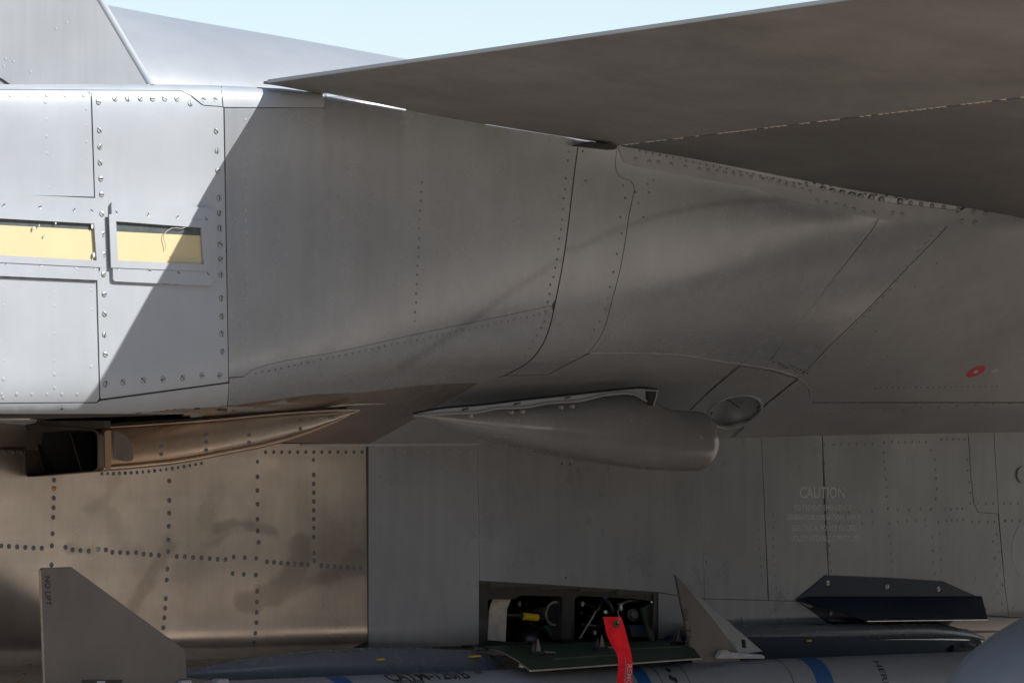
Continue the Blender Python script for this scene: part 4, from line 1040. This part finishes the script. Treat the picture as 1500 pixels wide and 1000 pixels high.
# ------------------------------------------------------------------ missile below
YM, RM = .335, .089
mc = at_y(760, 978+RM*PPM*.985, YM)
MIS = empty('missile', mc, 'long pale grey missile with blue bands hung below the fuselage', 'missile')
def mpt(x, a, r=RM): return Vector((x, YM+r*math.sin(a)*-1, mc.z+r*math.cos(a)))      # a=0 top, positive towards the viewer
def mx(px): return at_y(px, 985, YM).x
x_a, x_n = mx(20), mx(1500)+1.6
S = []
prof = [(x_a-.06, RM*.7), (x_a-.055, RM*.95), (x_a-.03, RM), (x_n-.6, RM)]
prof += [(x_n-.6+.6*t, RM*math.sqrt(max(0.0004, 1-t**1.7))) for t in (.2, .4, .6, .75, .88, .96, 1)]
for x, r in prof: S.append([mpt(x, 2*math.pi*k/48, r) for k in range(48)])
MB = sections('missile_body', S, PAINT_M, MIS, angle=40)
def band(name, xa, xb, mat, lift=.0006):
    sections(name, [[mpt(x, 2*math.pi*k/48, r) for k in range(48)] for x, r in ((xa, RM-.002), (xa, RM+lift), (xb, RM+lift), (xb, RM-.002))], mat, MIS, caps=False, angle=30)
def mxs(px, py):                                        # station of the missile surface seen at a photo point
    d = ray(px, py); o = EYE; A2 = d.y**2+d.z**2; dy, dzz = o.y-YM, o.z-mc.z
    Bq = 2*(dy*d.y+dzz*d.z); Cq = dy*dy+dzz*dzz-RM*RM; D = Bq*Bq-4*A2*Cq
    t = (-Bq-math.sqrt(max(D, 0)))/(2*A2); p = o+d*t
    return p.x, math.atan2(-(p.y-YM), p.z-mc.z)
for pa, pb in (((483,994),(510,994)), ((926,985),(946,985)), ((1182,972),(1208,972))):
    band('blue_band', mxs(*pa)[0], mxs(*pb)[0], BLUEM)
for p in ((962,985),(1003,985),(1150,975)):
    x = mxs(*p)[0]; band('joint_ring', x, x+.002, FRAME, .0005)
def mtext(s, px, py, width, size_y, mat=BLACKM, rot=False):
    x0_, a0 = mxs(px, py)
    def fn(x, y):
        if rot: return mpt(x0_+y, a0+x/RM*1., RM+.0007)
        return mpt(x0_+x, a0-y/RM, RM+.0007)
    lettering('lettering', s, width, fn, mat, MIS, size_y, None, 5)
mtext('CATM-120/B', 625, 989, .26, .045); mtext('°', 700, 984, .02, .02)
mtext('S/N CX4978', 600, 998, .09, .012); mtext('LUG MORE', 1042, 975, .085, .014, plain('grey_lettering', (.12, .125, .13), .6))
mtext('HERE', 1293, 985, .085, .022, BLACKM, True)
for p in ((979,981),(983,992),(989,995)):
    x, a = mxs(*p); V = [mpt(x+.008*math.cos(t), a+.10*math.sin(t), RM+.0008) for t in [k*math.pi/6 for k in range(12)]]
    mesh_obj('index_mark', V, [tuple(range(12))], BLACKM, MIS, False)
for px in (262, 316):
    x = mx(px); V = []
    slab('lug', [mpt(x-.02, .35, RM-.003), mpt(x+.02, .35, RM-.003), mpt(x+.014, .35, RM+.012), mpt(x-.014, .35, RM+.012)], Vector((0, .03, 0)), WHITEC, MIS, .002)
# fins
def fin_plane(t): return Vector((0, math.cos(t), math.sin(t))), Vector((0, -math.sin(t), math.cos(t)))
def fin(name, poly, tilt, th, label=None, bev=.0015):
    n, _ = fin_plane(tilt)
    return slab(name, [at_plane(*p, (0, YM, mc.z), n)-n*th/2 for p in poly], n*th, FIN, MIS, bev, label)
T1 = .16
F1 = fin('tail_fin', [(58.5,834),(60,831.5),(104,830),(270.5,951),(273,1006),(278,1062),(68,1072)], T1, .008, 'tail fin marked no lift')
n1, _ = fin_plane(T1)
def onfin(px, py, off=.0052, n=n1): return at_plane(px, py, (0, YM, mc.z), n)-n*off
lettering('lettering', 'NO LIFT', 43, lambda x, y: onfin(68.5+y-(x)*-.04, 864.5+x), BLACKM, F1, 8)
tube('fin_edge', [onfin(58.5,834,.0), onfin(62,920,.0), onfin(66,1040,.0)], .0035, plain('worn_edge', (.30, .24, .19), .5), F1, 8)
slab('fin_recess', [onfin(*p, .0046) for p in ((118,994),(178,994),(174,1010),(122,1010))], n1*-.001, FRAME, F1, .0003)
slab('fin_tag', [onfin(*p, .0055) for p in ((140,996),(152,996),(152,1004),(140,1004))], n1*-.0005, WHITEC, F1, 0)
F2 = fin('wing_fin', [(988,842),(1012,868),(1078,950),(1082,957),(1090,1010),(1020,1010),(1012,962)], T1, .008, 'mid fin with a bevelled leading edge')
# bevelled leading edge facet slopes away from the viewer
n2 = n1
a_, b_, c_, d_ = onfin(988,842,.0042), onfin(1082,957,.0042), onfin(1131,957.5,-.045), onfin(1060,905,-.02)
bmv = [onfin(988,842,.0035), onfin(1012,868,.0035), onfin(1050,915,.0035), onfin(1082,957,.0035), onfin(1132,957.5,-.040), onfin(1085,920,-.026), onfin(1040,882,-.014), onfin(988,842,-.003)]
bk = [p+n1*.006 for p in bmv]
bm = bmesh.new(); bv = [bm.verts.new(p) for p in bmv]+[bm.verts.new(p) for p in bk]
for f in ((0, 1, 6, 7), (1, 2, 5, 6), (2, 3, 4, 5)):
    bm.faces.new([bv[i] for i in f]); bm.faces.new([bv[8+i] for i in f[::-1]])
for i in range(8): bm.faces.new((bv[i], bv[(i+1) % 8], bv[8+(i+1) % 8], bv[8+i]))
bm_obj('leading_facet', bm, paint('facet_paint', (.19, .19, .19), .55, .12, .06, .6, .0004), F2)
lettering('lettering', 'NO', 17, lambda x, y: onfin(1002+y, 899-x), BLACKM, F2, 7)
lettering('lettering', 'LIFT', 28, lambda x, y: onfin(1006+y, 932-x), BLACKM, F2, 7)
slab('fin_shim', [onfin(1042,962,.02), onfin(1050,950,.02), onfin(1056,952,.02), onfin(1112,957,.02), onfin(1114,962,.02)], n1*.014, WHITEC, MIS, .002)
tube('wire_guard', [onfin(1042,953,.03), onfin(1046,949,.03), onfin(1054,949,.03), onfin(1058,953,.03)], .002, STRAP, MIS, 8)
slab('facet_mark', [onfin(*p, .005) for p in ((1084,935),(1086,935),(1087,947),(1085,947))], n1*-.012, BLACKM, F2, 0)

# ------------------------------------------------------------------ red streamer
YS = .14
sp_ = at_y(900, 912, YS)
RBF = empty('warning_streamer', sp_, 'bright red cloth warning streamer hanging from the open hatch', 'streamer')
Lf = [(883.5,903),(886,913),(889,928),(896,943),(903,955),(906,968),(905,985),(904,1010),(902,1060),(900,1130)]
Rt = [(909.5,902.5),(914,915),(918,930),(922,945),(925,958),(926.5,968),(926.5,985),(926,1010),(926,1060),(925,1130)]
el_, er_ = ease(Lf, 6), ease(Rt, 6); n = 36
rs = lambda L: [L[min(int(k*(len(L)-1)/(n-1)), len(L)-1)] for k in range(n)]
el_, er_ = rs(el_), rs(er_); V, F = [], []; m = 7
SG = []
for i in range(n):
    r_ = []
    for k in range(m):
        t = k/(m-1); px = el_[i][0]+(er_[i][0]-el_[i][0])*t; py = el_[i][1]+(er_[i][1]-el_[i][1])*t
        yy = YS+.014*math.sin(t*3.0+i*.16)+.010*math.sin(i*.22)
        r_.append(at_y(px, py, yy))
    SG.append(r_)
def mkcloth():
    V = [p for r in SG for p in r]; F = []
    for i in range(n-1):
        for k in range(m-1): F.append((i*m+k, i*m+k+1, (i+1)*m+k+1, (i+1)*m+k))
    b = len(V); V2 = V+[p+Vector((0, .0018, 0)) for p in V]; F2 = F+[tuple(b+q for q in f[::-1]) for f in F]
    loop = [k for k in range(m)]+[i*m+m-1 for i in range(1, n)]+[(n-1)*m+k for k in range(m-2, -1, -1)]+[i*m for i in range(n-2, 0, -1)]
    for q in range(len(loop)): a, c = loop[q], loop[(q+1) % len(loop)]; F2.append((a, c, b+c, b+a))
    bm = bmesh.new(); bv = [bm.verts.new(p) for p in V2]
    for f in F2: bm.faces.new([bv[i] for i in f])
    return bm_obj('streamer_cloth', bm, REDC, RBF, smooth=True, angle=70)
CL = mkcloth()
def onc(u, v, off=.0012):
    u = max(0, min(.9999, u)); v = max(0, min(.9999, v)); i = min(int(v*(n-1)), n-2); f = v*(n-1)-i; k = min(int(u*(m-1)), m-2); g_ = u*(m-1)-k
    return SG[i][k].lerp(SG[i][k+1], g_).lerp(SG[i+1][k].lerp(SG[i+1][k+1], g_), f)+Vector((0, -off, 0))
lettering('lettering', 'REMOVE BEFORE FLIGHT', .70, lambda x, y: onc(.76+y, .645+x*.9), SILVERM, CL, .34)
tube('stitch_line', [onc(.5, .29+.7*k/30, .0006) for k in range(31)], .0007, WHITEC, CL, 6)
gc = onc(.62, .047, .002)
for r_, mt, nm, off in ((.0112, plain('brass', (.16, .10, .04), .4, .8), 'grommet', 0), (.005, BLACK, 'grommet_hole', .0016)):
    tube(nm, [gc+Vector((0, .001, 0)), gc+Vector((-.001, -.0016-off, 0))], [r_, r_*.85], mt, RBF, 18)
tube('wire_loop', [gc+Vector((0, -.003, 0)), gc+Vector((.004, -.008, .012)), at_y(905,896,.3), at_y(908,886,YW), at_y(915,882,Y1)], .0016, STEEL, RBF, 8)

# ------------------------------------------------------------------ drop tank in the near corner
YT = -1.25
tip = at_y(1396, 1050, YT)
TANK = empty('drop_tank', (tip.x+2, YT, tip.z), 'blue grey drop tank with rounded tail in the lower right corner', 'drop tank')
S = []
for s in (0.0005, .01, .03, .06, .1, .16, .24, .34, .5, .7, .95, 1.2, 2.6, 3.0, 3.4, 3.7, 3.85):
    if s < 1.2: r = .34*math.sqrt(max(0, 1-(1-s/1.2)**2))
    elif s <= 2.6: r = .34
    else: r = .34*math.sqrt(max(.001, 1-((s-2.6)/1.26)**2))
    S.append([Vector((tip.x+s, YT+r*math.cos(2*math.pi*k/48), tip.z+r*math.sin(2*math.pi*k/48))) for k in range(48)])
sections('tank_body', S, PAINT_T, TANK, angle=70)
pz = (Bf+tb2*1.1).z
slab('pylon', [Vector((tip.x+1.1, YT-.04, tip.z+.28)), Vector((tip.x+3.0, YT-.04, tip.z+.28)), Vector((tip.x+3.0, YT-.04, pz)), Vector((tip.x+1.3, YT-.04, pz))], Vector((0, .08, 0)), PAINT, TANK, .01)
